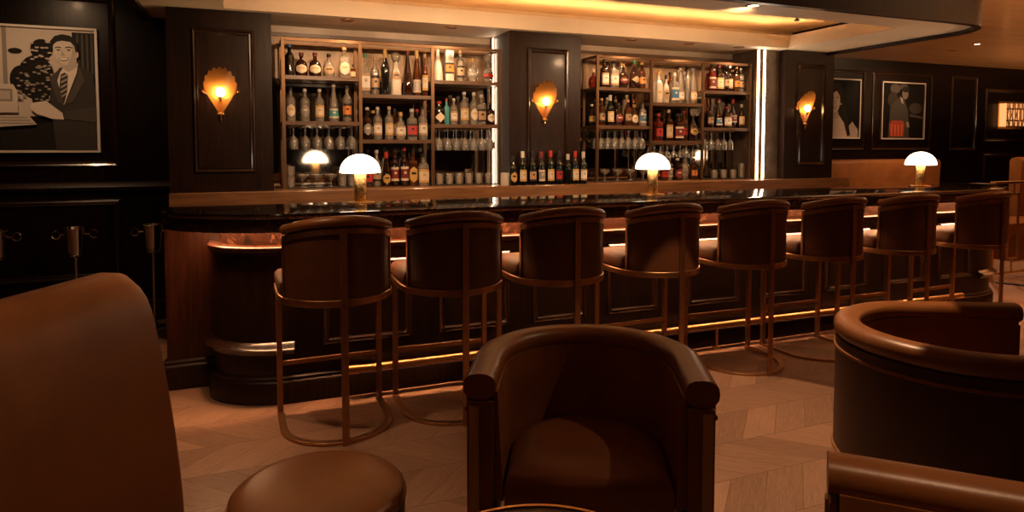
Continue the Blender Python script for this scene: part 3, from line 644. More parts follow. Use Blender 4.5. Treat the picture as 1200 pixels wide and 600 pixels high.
def slab_path(d=0.0):
    return [(-0.47 - d, 4.42)] + arc(.36, 4.32, .83 + d, 4.32 - 3.753 + d, 180, 270, 20) + arc(5.81, 4.32, .83 + d, 4.32 - 3.753 + d, 270, 360, 20) + [(6.64 + d, 4.42)]
bm = new()
plan0 = slab_path(0); prof = [(-.012, .9725), (-.010, .956), (-.003, .956), (.0, .962), (.0, 1.030), (.006, 1.036), (.010, 1.048), (.004, 1.058), (-.012, 1.06)]
rows_ = sweep(bm, plan0, prof, capped=False, profclosed=False)
bm.faces.new([r[-1] for r in rows_]); bm.faces.new([r[0] for r in rows_][::-1])
bm.faces.new([v for v in rows_[0]] + [v for v in rows_[-1]][::-1])
tag(obj('stone_worktop', bm, MARBLE_TOP), 'polished dark stone bar top with a rounded left end', 'bar top')
LEDB = emit('under_bar_light', (1.0, 0.48, 0.22), 190)
bm = new(); sweep(bm, [p for p in barpath() if p[1] < 4.2], rect(.034, .054, .9625, .972))
tag(obj('under_bar_light_strip', bm, LEDB), 'warm light strip tucked under the front edge of the bar top', 'light strip')

t = thing('foot_rail', 'brass foot rail tube running along the foot of the bar', 'foot rail', (0, 0, 0))
FY = 3.757
RAILM = plain('aged_brass_tube', (0.62, 0.35, 0.16), 0.33, 1.0)
b = new(); tube(b, [(.53, FY, .163), (5.60, FY, .163)], .023, 14); obj('rail', b, RAILM, t)
for x in (1.75, 3.05, 4.4, 5.4):
    b = new(); tube(b, [(x, FY, .0), (x, FY, .142)], .011, 10); lathe(b, [(0, 0), (.032, 0), (.032, .006), (.012, .012)], 14, (x, FY, 0)); lathe(b, [(.0265, -.02), (.031, -.018), (.031, .018), (.0265, .02)], 14, (0, 0, 0)) if False else None
    obj('support_post', b, BRASS, t)
b = new(); tube(b, [(.50, FY, .163), (.56, FY, .163)], .027, 14); obj('end_cap', b, BRASS, t)

# ------------------------------------------------------------------ mushroom lamps on the bar
DOME = emit('opal_glass_lit', (1.0, 0.76, 0.52), 9)
def lamp(px, y, lab):
    t = thing('table_lamp', lab, 'lamp', (xat(px, y), y, 1.0605), 0, 'mushroom lamps on the bar')
    b = new(); lathe(b, [(0, 0), (.088, 0), (.09, .003), (.088, .007), (.03, .009), (0, .009)], 28); obj('base', b, BRASS, t)
    b = new(); lathe(b, [(0, .009), (.036, .009), (.038, .014), (.038, .195), (.034, .2), (0, .2)], 24); obj('stem', b, BRASS_HAM, t)
    R = .128
    pr = [(0, .193), (R - .012, .193), (R, .195)] + [(R * math.cos(a), .195 + .118 * math.sin(a)) for a in [PI / 2 * i / 12 for i in range(1, 12)]] + [(0, .313)]
    b = new(); lathe(b, pr, 32); obj('shade', b, DOME, t, angle=60)
    return t
lamp(422, 4.31, 'white domed lamp on the bar before the left rack')
lamp(765, 4.23, 'white domed lamp on the bar before the right rack')
lamp(1079, 4.27, 'white domed lamp on a brass stem at the right end of the bar')

# ================================================================== BAR STOOLS
def U(r, yf, n=20):
    """D plan: front-left end, round the rear (-Y), to the front-right end; outward is to the right of travel"""
    return [(-r, yf)] + arc(0, 0, r, r, 180, 360, n) + [(r, yf)]
def make_stool():
    t = thing('bar_stool', '', 'bar stool', (0, 0, 0))
    r = .28; yf = .245
    b = new(); sweep(b, U(r, yf), rect(-.034, 0, .0, .016)); obj('floor_base', b, BRONZE, t, bevel=.0015)
    for s in (-1, 1):
        b = new(); x = s * (r - .017); box(b, x - .014, x + .014, yf - .03, yf - .004, .0165, .664); obj('leg', b, BRONZE, t, smooth=False, bevel=.002)
    b = new(); box(b, -.017, .017, -r - .013, -r - .0005, .0, 1.035); obj('rear_post', b, BRONZE, t, smooth=False, bevel=.002)
    b = new(); box(b, -(r - .033), r - .033, yf - .028, yf - .008, .262, .286); obj('stretcher', b, BRONZE, t, smooth=False, bevel=.002)
    b = new(); sweep(b, U(r + .002, yf + .03) , rect(-.03, 0, .665, .698), closed=True); obj('seat_ring', b, BRONZE, t, bevel=.002)
    # cushion: rounded D
    plan = U(r - .002, yf + .02, 24)
    plan = plan[:1] + plan[1:]
    pl = [(-r + .04, yf + .05), (-r + .002, yf + .02)] + arc(0, 0, r - .003, r - .003, 180, 196, 4) + arc(0, -.012, .212, .212, 203, 337, 20) + arc(0, 0, r - .003, r - .003, 344, 360, 4) + [(r - .002, yf + .02), (r - .04, yf + .05)]
    b = new(); stack_plan(b, pl, [(.96, .6985), (1.0, .71), (1.005, .73), (1.0, .755), (.95, .774), (.8, .784), (.5, .788)]); obj('seat', b, LEA_SEAT, t, angle=70)
    # wrap-around back: panel between outer and inner radius with an arched top
    A0, A1, n = 201, 339, 28; R_ = .268; OY = -.011
    def top(a): return 1.0 + .075 * max(0, math.sin(math.radians(a - 180)))** 1.0
    pth = arc(0, 0, R_, R_, A0, A1, n)
    angs = [A0 + (A1 - A0) * i / n for i in range(n + 1)]
    b = new(); rows = []
    for (x, y), a in zip(pth, angs):
        k = (R_ - .041) / R_; zt = top(a) - .03
        rows.append([b.verts.new((x, y, .70)), b.verts.new((x, y, zt)), b.verts.new((x * k, y * k, zt)), b.verts.new((x * k * .99, y * k * .99, .775)), b.verts.new((x * k, y * k, .70))])
    for p_, q_ in zip(rows, rows[1:]):
        for j in range(5): b.faces.new((p_[j], p_[(j + 1) % 5], q_[(j + 1) % 5], q_[j]))
    b.faces.new(rows[0]); b.faces.new(rows[-1][::-1])
    obj('backrest', b, LEA_BACK, t, angle=50, loc=(0, OY, 0))
    b = new(); rollp = arc(0, 0, R_ - .016, R_ - .016, A0 - 3, A1 + 3, n)
    sweep(b, rollp, [(.034 * math.cos(q) + .002, .026 * math.sin(q)) for q in [2 * PI * i / 12 for i in range(12)]], zoff=[top(max(A0, min(A1, a))) - .004 for a in [A0 - 3 + (A1 - A0 + 6) * i / n for i in range(n + 1)]])
    obj('top_roll', b, LEA, t, angle=60, loc=(0, OY, 0))
    b = new(); sweep(b, pth, rect(.0005, .008, -.026, 0.0), zoff=[top(a) - .036 for a in angs]); obj('top_band', b, BRONZE, t, loc=(0, OY, 0))
    for a, (x, y) in ((A0, pth[0]), (A1, pth[-1])):
        b = new(); ca, sa = math.cos(math.radians(a)), math.sin(math.radians(a))
        # end post wraps the cut edge of the back
        q = [(R_ + .009, -1), (R_ + .009, 1), (R_ - .043, 1), (R_ - .043, -1)]
        tx, ty = (-sa, ca); sg = 1 if a > 270 else -1
        pts = []
        for rr_, w in q:
            off = sg * (.001 if w < 0 else .014)
            pts.append((rr_ * ca + tx * off, rr_ * sa + ty * off))
        prism(b, pts, .699, top(a) - .034); obj('side_post', b, BRONZE, t, smooth=False, loc=(0, OY, 0))
    return t
stool0 = make_stool()
stools = [(.402, 3.445, 0.02), (1.013, 3.45, -.02), (1.645, 3.46, .0), (2.307, 3.45, .03), (2.988, 3.455, -.02), (3.672, 3.47, .02), (4.38, 3.47, .0), (5.14, 3.46, .05)]
slab = ['first bar stool from the left, nearest the rounded left end of the bar', 'second bar stool from the left, before the left rack', 'third bar stool from the left, before the middle pillar side of the left rack', 'fourth bar stool from the left, back lit in a scallop of light', 'fifth bar stool from the left, standing between two armchairs in view', 'sixth bar stool from the left, before the right pillar', 'seventh bar stool from the left, second from the right end', 'eighth bar stool, farthest right near the brass railing']
for i, ((x, y, rz), lb) in enumerate(zip(stools, slab)):
    o = stool0 if i == 0 else copy_tree(stool0)
    o.location = (x, y, 0.0); o.rotation_euler = (0, 0, rz)
    tag(o, 'leather and bronze ' + lb if len(lb.split()) <= 13 else lb, 'bar stool', 'bar stools along the bar')

# ================================================================== LOUNGE SEATING
INLAY = plain('champagne_brass_inlay', (0.55, 0.38, 0.19), 0.42, 0.5)
def tub_chair(loc, rz, label, W=.74, D=.72, ztop=.74, lea=LEA, wall=None):
    """barrel armchair facing -Y; origin at the floor under its middle"""
    t = thing('tub_armchair', label, 'armchair', loc, rz, 'tub armchairs')
    r = W / 2; yc = D / 2 - r; yf = -D / 2; th = .082
    path = [(r, yf)] + arc(0, yc, r, r, 0, 180, 26) + [(-r, yf)]   # travel so that outward is on the right
    path = path[::-1]
    # travel from front-left (-r) round the back (+Y) to the front-right: right-hand side points inwards, so offsets are negative outward
    P = [(x, y) for x, y in path]
    sgn = -1
    def sw(prof, name, mat_, pts=P, **kw):
        b = new(); sweep(b, pts, [(sgn * o, z) for o, z in prof]); return obj(name, b, mat_, t, **kw)
    zb = .21
    sw([(-th, zb), (-.004, zb), (0, zb + .01), (0, ztop - .075), (-th, ztop - .075)], 'outer_shell', wall or LEA_DARK)
    sw([(-th - .03, .34), (-th - .001, .34), (-th - .001, ztop - .06), (-th - .012, ztop - .06)], 'inner_lining', lea, angle=60)
    rp = [(-.042 + .050 * math.copysign(abs(math.cos(q)) ** .8, math.cos(q)), ztop - .040 + .040 * math.copysign(abs(math.sin(q)) ** .8, math.sin(q))) for q in [2 * PI * i / 16 for i in range(16)]]
    PR = [(P[0][0], yf - .021)] + P[1:-1] + [(P[-1][0], yf - .021)]
    sw(rp, 'top_roll', lea, pts=PR, angle=60)
    sw([(.0005, ztop - .125), (.006, ztop - .122), (.006, ztop - .112), (.0005, ztop - .109)], 'piping', lea)
    sw([(.0005, zb), (.008, zb), (.008, zb + .014), (.0005, zb + .016)], 'base_trim', BRONZE)
    for s in (-1, 1):
        x0, x1 = sorted((s * (r - th), s * (r - .004)))
        b = new(); box(b, x0, x1, yf - .018, yf - .0005, zb + .005, ztop - .085); obj('arm_front', b, lea, t, smooth=False, bevel=.004)
        a0, a1 = sorted((s * (r - .04), s * (r - .010)))
        b = new(); box(b, a0, a1, yf - .024, yf - .0185, zb + .03, ztop - .10); obj('brass_inlay', b, INLAY, t, smooth=False)
    ri = r - th - .033
    pl = [(-ri, yf + .0)] + arc(0, yc, ri, ri, 180, 0, 20) + [(ri, yf + .0)]
    pl = pl[::-1]
    b = new(); stack_plan(b, pl, [(.97, .27), (1, .28), (1, .385), (.985, .405), (.93, .42), (.75, .43), (.4, .433)]); obj('seat_cushion', b, lea, t, angle=60)
    b = new(); stack_plan(b, [(x * 1.03, y) for x, y in pl], [(1, zb), (1, .2695)]); obj('seat_base', b, LEA_DARK, t)
    for sx in (-1, 1):
        for y in (yf + .06, D / 2 - .13):
            b = new(); xx = sx * (r - .07) * (1 if y < 0 else .8); lathe(b, [(0, 0), (.014, 0), (.024, zb - .001), (0, zb - .001)], 12, (xx, y, 0)); obj('leg', b, LACQ, t)
    return t
tub_chair((1.07, 1.99, 0), math.radians(-27), 'brown leather tub armchair facing the camera, in the centre before the stools', W=.74, D=.60, ztop=.74, wall=LEA_DARK)
tub_chair((2.52, 1.69, 0), math.radians(64), 'dark leather tub armchair seen from behind, right of the centre', W=.86, D=.86, ztop=.74)
tub_chair((1.16, .52, 0), math.radians(225), 'brown leather armchair arm, cut off by the lower right corner', W=.74, D=.72, ztop=.775)

# high backed lounge chair at the left edge (only its reclined back shows)
def lounge(loc, rz, label):
    t = thing('lounge_chair', label, 'lounge chair', loc, rz)
    # local: faces +X, width along Y (far side +Y)
    W = .66; hw = W / 2
    def prof(y):  # crest height along the width
        return 1.105 - .06 * max(0, (abs(y) - hw + .10) / .10) ** 2.2 
    b = new(); ny, nz = 80, 30; F = []; Bk = []
    for i in range(ny + 1):
        y = -hw * math.cos(PI * i / ny) * .25 + (-hw + W * i / ny) * .75; zt = prof(y); f_, k_ = [], []
        e = 1 - min(1, (hw - abs(y)) / .05)
        for j in range(nz + 1):
            q = j / nz; z = .30 + (zt - .30) * q
            flare = 1 + .03 * (1 - q)
            x = -.09 * ((z - .30) / .8) ** 1.1
            bul = .035 * math.sin(PI * min(1, q * .98 + .02)) ** .5 - .05 * e * e - .03 * max(0, (q - .9) / .1) ** 2
            f_.append(b.verts.new((x + bul, y * flare, z)))
            k_.append(b.verts.new((x - .10 + .04 * e * e + .03 * max(0, (q - .9) / .1) ** 2, y * flare, z)))
        F.append(f_); Bk.append(k_)
    for A in (F, Bk):
        for p_, q_ in zip(A, A[1:]):
            for j in range(nz): b.faces.new((p_[j], p_[j + 1], q_[j + 1], q_[j]))
    for i in range(ny):
        b.faces.new((F[i][-1], F[i + 1][-1], Bk[i + 1][-1], Bk[i][-1])); b.faces.new((F[i][0], F[i + 1][0], Bk[i + 1][0], Bk[i][0]))
    for i in (0, ny):
        for j in range(nz): b.faces.new((F[i][j], F[i][j + 1], Bk[i][j + 1], Bk[i][j]))
    o = obj('backrest', b, LEA, t, angle=75)
    b = new(); stack_plan(b, [(.05, -hw + .06), (.38, -hw + .06), (.40, -hw + .09), (.40, hw - .09), (.38, hw - .06), (.05, hw - .06)], [(.98, .27), (1, .285), (1, .40), (.97, .425), (.9, .44)]); obj('seat_cushion', b, LEA, t, angle=60)
    for x in (.08, .34):
        for y in (-hw + .11, hw - .11):
            b = new(); lathe(b, [(0, 0), (.014, 0), (.022, .2695), (0, .2695)], 12, (x, y, 0)); obj('leg', b, LACQ, t)
    return t
LF = (.89, -.455)
lounge((-.318, 1.625, 0), math.atan2(LF[1], LF[0]), 'tall brown leather lounge chair back filling the lower left corner')

# ottoman
t = thing('round_ottoman', 'round brown leather ottoman on the floor left of the centre armchair', 'ottoman', (.177, 2.004, -.0))
b = new(); lathe(b, [(0, .426), (.12, .424), (.205, .418), (.238, .408), (.252, .396), (.2535, .384)], 48); obj('cushion_top', b, LEA, t, angle=60)
b = new(); lathe(b, [(.251, .374), (.2575, .3745), (.2595, .3785), (.2575, .3825), (.251, .3832)], 48); obj('piping', b, LEA, t)
b = new(); lathe(b, [(0, .06), (.246, .06), (.253, .07), (.2545, .373), (.246, .374), (0, .374)], 48); obj('drum', b, LEA_DARK, t)
b = new(); lathe(b, [(0, 0), (.22, 0), (.22, .0595), (0, .0595)], 40); obj('plinth', b, BLACK, t)

# side table
t = thing('side_table', 'small round brass rimmed table at the bottom edge before the centre armchair', 'table', (.50, 1.10, 0))
b = new(); lathe(b, [(0, .578), (.262, .578), (.262, .5995), (0, .5995)], 48); obj('table_top', b, STONE, t, angle=30)
b = new(); lathe(b, [(.2625, .574), (.272, .574), (.273, .590), (.271, .604), (.2625, .604)], 48); obj('rim', b, BRASS, t)
b = new(); lathe(b, [(0, .03), (.03, .03), (.022, .06), (.022, .55), (.06, .577), (0, .577)], 20); obj('pedestal', b, BRONZE, t)
b = new(); lathe(b, [(0, 0), (.17, 0), (.17, .012), (.05, .028), (0, .0298)], 32); obj('foot', b, BRONZE, t)

# ================================================================== LEFT SIDE: bucket stands
def bucket(x, y, lab):
    t = thing('champagne_bucket_stand', lab, 'ice bucket', (x, y, 0), 0, 'champagne bucket stands')
    b = new(); lathe(b, [(0, 0), (.10, 0), (.105, .006), (.09, .016), (.03, .028), (.018, .05), (0, .052)], 24); obj('foot', b, CHROME, t)
    b = new(); lathe(b, [(0, .05), (.011, .05), (.011, .575), (.016, .585), (.016, .6), (0, .6)], 14); obj('pole', b, CHROME, t)
    b = new(); lathe(b, [(.0, .60), (.046, .601), (.055, .61), (.046, .62), (.056, .634), (.070, .80), (.078, .812), (.074, .818), (.066, .805), (.052, .64), (0, .635)], 28); bk = obj('bucket', b, CHROME, t)
    for s in (-1, 1):
        b = new(); tube(b, [(s * (.122 - .027 * math.cos(a)), 0, .765 + .03 * math.sin(a)) for a in [2 * PI * i / 14 for i in range(14)]], .005, 7, True); tube(b, [(s * .064, 0, .765), (s * .096, 0, .765)], .007, 7); obj('handle_ring', b, CHROME, bk)
bucket(-.70, 5.80, 'chrome champagne bucket stand right beside the left end of the bar')
bucket(xat(85, 5.80), 5.80, 'chrome champagne bucket stand under the large photograph, in view behind the lounge chair')
bucket(xat(-8, 5.80), 5.80, 'chrome champagne bucket stand cut off by the left picture edge')

# ================================================================== PICTURES
SHD = {}
def tone(v):
    k = round(v, 3)
    if k not in SHD: SHD[k] = plain('print_tone_%03d' % int(k * 1000), (min(.85, v * 1.35), min(.8, v * 1.16), min(.75, v * 1.0)), 0.6, spec=0.08)
    return SHD[k]
class Art:
    """a flat print: tonal shapes in picture coordinates, layered hair-thin on one sheet"""
    def __init__(s, x0, x1, z0, z1, y): s.b = new(); s.m = []; s.k = 0; s.f = (x0, x1, z0, z1, y)
    def mat(s, m):
        if m not in s.m: s.m.append(m)
        return s.m.index(m)
    def poly(s, pts, m):
        x0, x1, z0, z1, y = s.f; s.k += 1
        vs = [s.b.verts.new((x0 + (x1 - x0) * min(1, max(0, u)), y - .00025 * s.k, z1 - (z1 - z0) * min(1, max(0, v)))) for u, v in pts]
        f = s.b.faces.new(vs); f.material_index = s.mat(m)
    def ell(s, cu, cv, ru, rv, m, n=18, rot=0):
        c, q = math.cos(rot), math.sin(rot)
        s.poly([(cu + ru * math.cos(2 * PI * i / n) * c - ru * math.sin(2 * PI * i / n) * q, cv + rv * math.sin(2 * PI * i / n) * c + rv * math.cos(2 * PI * i / n) * q) for i in range(n)], m)
def framed(name, x0, x1, z0, z1, y, lab, mat_frame, draw, fw=.018):
    t = thing(name, lab, 'picture', ((x0 + x1) / 2, y, z0))
    ox, oz = (x0 + x1) / 2, z0
    b = new(); X0, X1, Z1 = x0 - ox, x1 - ox, z1 - z0
    box(b, X0, X1, -.03, -.001, 0, fw); box(b, X0, X1, -.03, -.001, Z1 - fw, Z1); box(b, X0, X0 + fw, -.03, -.001, fw, Z1 - fw); box(b, X1 - fw, X1, -.03, -.001, fw, Z1 - fw)
    obj('frame', b, mat_frame, t, smooth=False)
    A = Art(X0 + fw, X1 - fw, fw, Z1 - fw, -.010); A.poly([(0, 0), (1, 0), (1, 1), (0, 1)], tone(.006)); draw(A)
    o = obj('photo_print', A.b, A.m, t, smooth=False)
    return t
def draw_man(A):
    # picture coordinates: u from the (cropped) left edge, v from the top; crop pixels /459x600 of the visible part
    def P(px, py): return (.315 + (px / 395) * .685, (py - 30) / 520)
    pl = lambda pts, v: A.poly([P(*p) for p in pts], tone(v))
    A.poly([(0, 0), (1, 0), (1, .72), (0, .72)], tone(.42))
    for i in range(7): A.poly([(.02 + i * .055, 0), (.05 + i * .055, 0), (.05 + i * .055, .52), (.02 + i * .055, .52)], tone(.2))
    pl([(300, 40), (395, 40), (395, 550), (300, 550)], .02)
    for k in range(4): pl([(318 + k * 20, 45), (326 + k * 20, 45), (326 + k * 20, 260), (318 + k * 20, 260)], .06)
    pl([(0, 440), (240, 430), (250, 552), (0, 552)], .015)
    rnd = random.Random(3)
    for (cx, cy, rx, ry) in ((150, 240, 75, 95), (175, 120, 45, 45), (90, 250, 45, 60), (190, 330, 60, 60), (70, 130, 28, 12)): A.ell(*P(cx, cy), rx / 395 * .685, ry / 520, tone(.012))
    for k in range(60):
        cx, cy = rnd.uniform(75, 215), rnd.uniform(175, 340); A.ell(*P(cx, cy), .014, .008, tone(rnd.choice((.3, .16, .22))), 8, rnd.uniform(0, 3))
    for k in range(14): A.ell(*P(rnd.uniform(135, 215), rnd.uniform(85, 165)), .016, .008, tone(.35), 8, rnd.uniform(0, 3))
    pl([(225, 550), (205, 330), (215, 240), (250, 195), (330, 185), (385, 215), (395, 300), (395, 552)], .035)
    pl([(228, 280), (250, 215), (275, 178), (325, 175), (318, 215), (262, 355), (240, 330)], .52)
    pl([(252, 225), (268, 215), (282, 225), (276, 300), (262, 350), (240, 320)], .035)
    for k in range(5): pl([(246 + k * 2, 320 - k * 22), (274 + k, 300 - k * 20), (275 + k, 308 - k * 20), (246 + k * 2, 329 - k * 22)], .25)
    pl([(245, 160), (318, 140), (322, 190), (285, 212), (258, 196)], .34)
    pl([(224, 95), (240, 70), (280, 64), (312, 85), (320, 120), (314, 150), (300, 172), (278, 184), (256, 180), (238, 160), (226, 128)], .46)
    pl([(300, 80), (320, 105), (318, 140), (302, 172), (282, 184), (296, 150), (304, 120)], .33)
    A.ell(*P(322, 138), .012, .026, tone(.36))
    pl([(214, 112), (214, 84), (232, 62), (262, 52), (296, 57), (322, 82), (328, 126), (317, 128), (312, 100), (296, 84), (262, 80), (240, 86), (226, 100), (222, 122)], .018)
    pl([(232, 110), (246, 105), (258, 108), (257, 113), (245, 110), (233, 114)], .04); pl([(274, 107), (290, 103), (304, 107), (303, 112), (289, 108), (275, 112)], .04)
    A.ell(*P(247, 120), .014, .007, tone(.12)); A.ell(*P(289, 119), .014, .007, tone(.12)); A.ell(*P(248, 120), .005, .006, tone(.02)); A.ell(*P(289, 119), .005, .006, tone(.02))
    pl([(262, 116), (256, 142), (264, 147), (276, 143), (269, 136)], .32)
    pl([(246, 155), (266, 153), (290, 150), (284, 163), (266, 168), (252, 164)], .16); pl([(250, 156), (267, 155), (286, 153), (281, 160), (266, 163), (254, 161)], .66)
    pl([(205, 240), (250, 200), (238, 250), (262, 350), (240, 345)], .055); pl([(330, 190), (318, 240), (268, 352), (300, 340), (350, 250)], .06)
    pl([(130, 350), (190, 338), (255, 390), (260, 418), (215, 416), (150, 395), (128, 375)], .5)
    pl([(262, 382), (395, 360), (395, 430), (262, 415)], .05)
    pl([(0, 270), (62, 272), (78, 300), (78, 390), (0, 392)], .45); pl([(0, 292), (58, 292), (58, 344), (0, 344)], .2); pl([(0, 300), (50, 300), (50, 336), (0, 336)], .36)
    pl([(0, 402), (120, 402), (150, 440), (0, 452)], .42)
    for k in range(3): pl([(0, 410 + k * 12), (115 + k * 10, 409 + k * 12), (117 + k * 10, 413 + k * 12), (0, 414 + k * 12)], .2)
def draw_woman(A):
    p = lambda pts, v: A.poly(pts, tone(v))
    A.poly([(0, 0), (1, 0), (1, 1), (0, 1)], tone(.004))
    p([(.02, 1), (.05, .66), (.2, .6), (.42, .62), (.6, .85), (.66, 1)], .36); p([(.62, 1), (.66, .8), (.78, .72), (.98, .86), (.98, 1)], .26)
    A.ell(.24, .30, .21, .25, tone(.02)); p([(.06, .4), (.2, .55), (.34, .62), (.5, .75), (.62, .98), (.72, .96), (.6, .6), (.42, .3)], .01)
    p([(.10, .55), (.30, .55), (.32, .66), (.16, .68)], .3); A.ell(.20, .37, .155, .195, tone(.4), 20, .1)
    p([(.04, .2), (.14, .14), (.3, .15), (.38, .3), (.34, .28), (.24, .19), (.1, .24)], .012)
    A.ell(.12, .31, .03, .012, tone(.05)); A.ell(.27, .31, .03, .012, tone(.05)); p([(.17, .32), (.22, .41), (.15, .415)], .28)
    A.ell(.18, .475, .06, .028, tone(.1)); A.ell(.18, .473, .045, .012, tone(.55)); A.ell(.385, .42, .012, .016, tone(.6))
def draw_lady(A):
    p = lambda pts, v: A.poly(pts, tone(v))
    for u, v_, ru, rv, k in ((.3, .1, .12, .09, .06), (.5, .06, .1, .06, .05), (.25, .3, .12, .14, .03), (.8, .45, .16, .1, .035)): A.ell(u, v_, ru, rv, tone(k))
    p([(.15, 1), (.2, .42), (.4, .25), (.52, .28), (.62, .5), (.66, 1)], .045); A.ell(.54, .19, .075, .1, tone(.12)); A.ell(.55, .11, .1, .05, tone(.015))
    p([(.42, .24), (.48, .28), (.5, .38), (.45, .34)], .3); p([(.58, .7), (.64, .7), (.66, .8), (.6, .8)], .2)
    p([(.66, .55), (.98, .6), (.98, .64), (.66, .6)], .05)
    RD = plain('print_red_glow', (.36, .055, .03), .35); RD2 = plain('print_red_light', (.62, .15, .07), .35)
    A.poly([(.2, .97), (.17, .74), (.24, .68), (.5, .68), (.54, .74), (.52, .97)], RD)
    for k in range(4): A.poly([(.22 + k * .08, .96), (.22 + k * .08, .75), (.25 + k * .08, .75), (.25 + k * .08, .96)], RD2)
framed('framed_photograph', -2.05, -1.085, 1.375, 2.345, 6.12, 'large black and white photograph of a suited man beside a computer', WHITE, draw_man)
framed('framed_photograph', 8.19, 8.84, 1.545, 2.46, 7.62, 'black and white portrait photograph of a dark haired woman', WHITE, draw_woman)
framed('framed_photograph', 9.30, 10.27, 1.54, 2.45, 7.62, 'dark photograph with a red glowing lantern shape, rightmost on the far wall', WHITE, draw_lady)

# ================================================================== RIGHT SIDE
def banquette(loc, L, label, ztop, sx=0):
    t = thing('banquette', label, 'banquette', loc)
    b = new(); stack_plan(b, [(sx, 0), (L, 0), (L, .62), (sx, .62)], [(.99, .0), (.99, .28), (1, .285), (1, .41), (.99, .435), (.97, .45)]); obj('seat', b, LEA, t, angle=60)
    b = new(); pr = [(0, .452), (.02, .46), (.05, ztop - .06), (.03, ztop - .02), (-.03, ztop), (-.09, ztop - .02), (-.11, ztop - .06), (-.11, .452)]
    sweep(b, [(0, .58), (L - .1, .58)], pr); obj('backrest', b, LEA, t, angle=60)
    return t
banquette((7.4, 6.78, .0), xat(1099, 7.36) - 7.3, 'leather banquette back under the two small photographs on the far wall', 1.23)
banquette((xat(1193, 5.93), 5.35, .007), 2.6, 'leather banquette behind the brass railing at the right edge', 1.27, xat(1178, 5.4) - xat(1193, 5.93))
# railing
RYY = 4.62; rx0 = xat(1166, RYY)
t = thing('brass_railing', 'brass railing with a tall rectangular loop at the right picture edge', 'railing', (rx0, RYY, .0065))
b = new(); box(b, -.02, 1.9, -.03, .03, 1.02, 1.045); obj('top_rail', b, BRASS, t, smooth=False, bevel=.003)
b = new(); box(b, -.02, 1.9, -.012, .012, .05, .07); obj('bottom_rail', b, BRASS, t, smooth=False)
for k in range(4):
    x = .33 + k * .45
    b = new(); box(b, x - .006, x + .006, -.006, .006, .0705, .1995); box(b, x - .006, x + .006, -.006, .006, .9155, 1.0195); obj('rod', b, BRASS, t, smooth=False)
    b = new()
    for a0, a1, z0, z1 in ((x - .09, x - .074, .2, .915), (x + .074, x + .09, .2, .915), (x - .074, x + .074, .2, .216), (x - .074, x + .074, .899, .915)): box(b, a0, a1, -.008, .008, z0, z1)
    obj('loop', b, BRASS, t, smooth=False)
for x in (0.0, 1.85):
    b = new(); box(b, x - .015, x + .015, -.011, .011, .0705, 1.0195); box(b, x - .015, x + .015, -.011, .011, 0, .0495); obj('post', b, BRASS, t, smooth=False)
b = new(); box(b, -.62, -.021, -.03, .16, 1.0, 1.025); obj('wood_ledge', b, WALNUT, t, smooth=False, bevel=.003)
b = new(); box(b, -.61, -.58, .0, .03, 0, .9995); obj('ledge_post', b, BRASS, t, smooth=False)
# pleated glass wall lamp
t = thing('pleated_wall_lamp', 'glowing pleated glass wall lamp with brass lattice at the right edge', 'wall lamp', (12.45, 7.62, 1.97))
PLG = emit('lit_pleated_glass', (1.0, 0.40, 0.13), 1.0)
t_ = PLG.node_tree; em = [n for n in t_.nodes if n.type == 'EMISSION'][0]
c_ = N(t_, 'ShaderNodeTexCoord'); x_ = N(t_, 'ShaderNodeSeparateXYZ'); t_.links.new(c_.outputs['Object'], x_.inputs[0])
a_ = N(t_, 'ShaderNodeMath', operation='MULTIPLY'); a_.inputs[1].default_value = 120; t_.links.new(x_.outputs[0], a_.inputs[0])
b_ = N(t_, 'ShaderNodeMath', operation='SINE'); t_.links.new(a_.outputs[0], b_.inputs[0])
d_ = N(t_, 'ShaderNodeMath', operation='MULTIPLY_ADD'); d_.inputs[1].default_value = .55; d_.inputs[2].default_value = .8; t_.links.new(b_.outputs[0], d_.inputs[0]); t_.links.new(d_.outputs[0], em.inputs[1])
b = new(); n = 48; rws = []
for z in (-.2, .2):
    rws.append([b.verts.new((-.30 + .60 * i / n, -.10 - .05 * math.sin(PI * i / n) - (.012 if i % 2 else 0), z)) for i in range(n + 1)])
for i in range(n): b.faces.new((rws[0][i], rws[0][i + 1], rws[1][i + 1], rws[1][i]))
box(b, -.30, .30, -.099, -.004, -.198, .198); obj('pleated_glass', b, PLG, t, smooth=False)
b = new()
for z in (-.205, -.1, .1, .205): sweep(b, [(-.31 + .62 * i / 16, -.125 - .05 * math.sin(PI * i / 16)) for i in range(17)], rect(0, .010, z - .014, z + .014))
for k in range(-3, 4):
    tube(b, [(k * .09, -.14 - .05 * math.cos(k * .5), -.2), (k * .09 + .05, -.145 - .05 * math.cos(k * .5), .0), (k * .09, -.14 - .05 * math.cos(k * .5), .2)], .009, 5)
    tube(b, [(k * .09, -.14 - .05 * math.cos(k * .5), -.2), (k * .09 - .05, -.145 - .05 * math.cos(k * .5), .0), (k * .09, -.14 - .05 * math.cos(k * .5), .2)], .009, 5)
obj('brass_lattice', b, BRONZE, t)
b = new(); box(b, -.33, .33, -.003, 0, -.24, .24); obj('backplate', b, BRASS, t, smooth=False)
# ceiling slot
bm = new(); box(bm, 9.6, 11.2, 5.0, 5.22, ZC - .012, ZC - .0005); tag(obj('ceiling_vent', bm, BLACK, smooth=False), 'dark slot vent in the far ceiling at the right', 'vent')

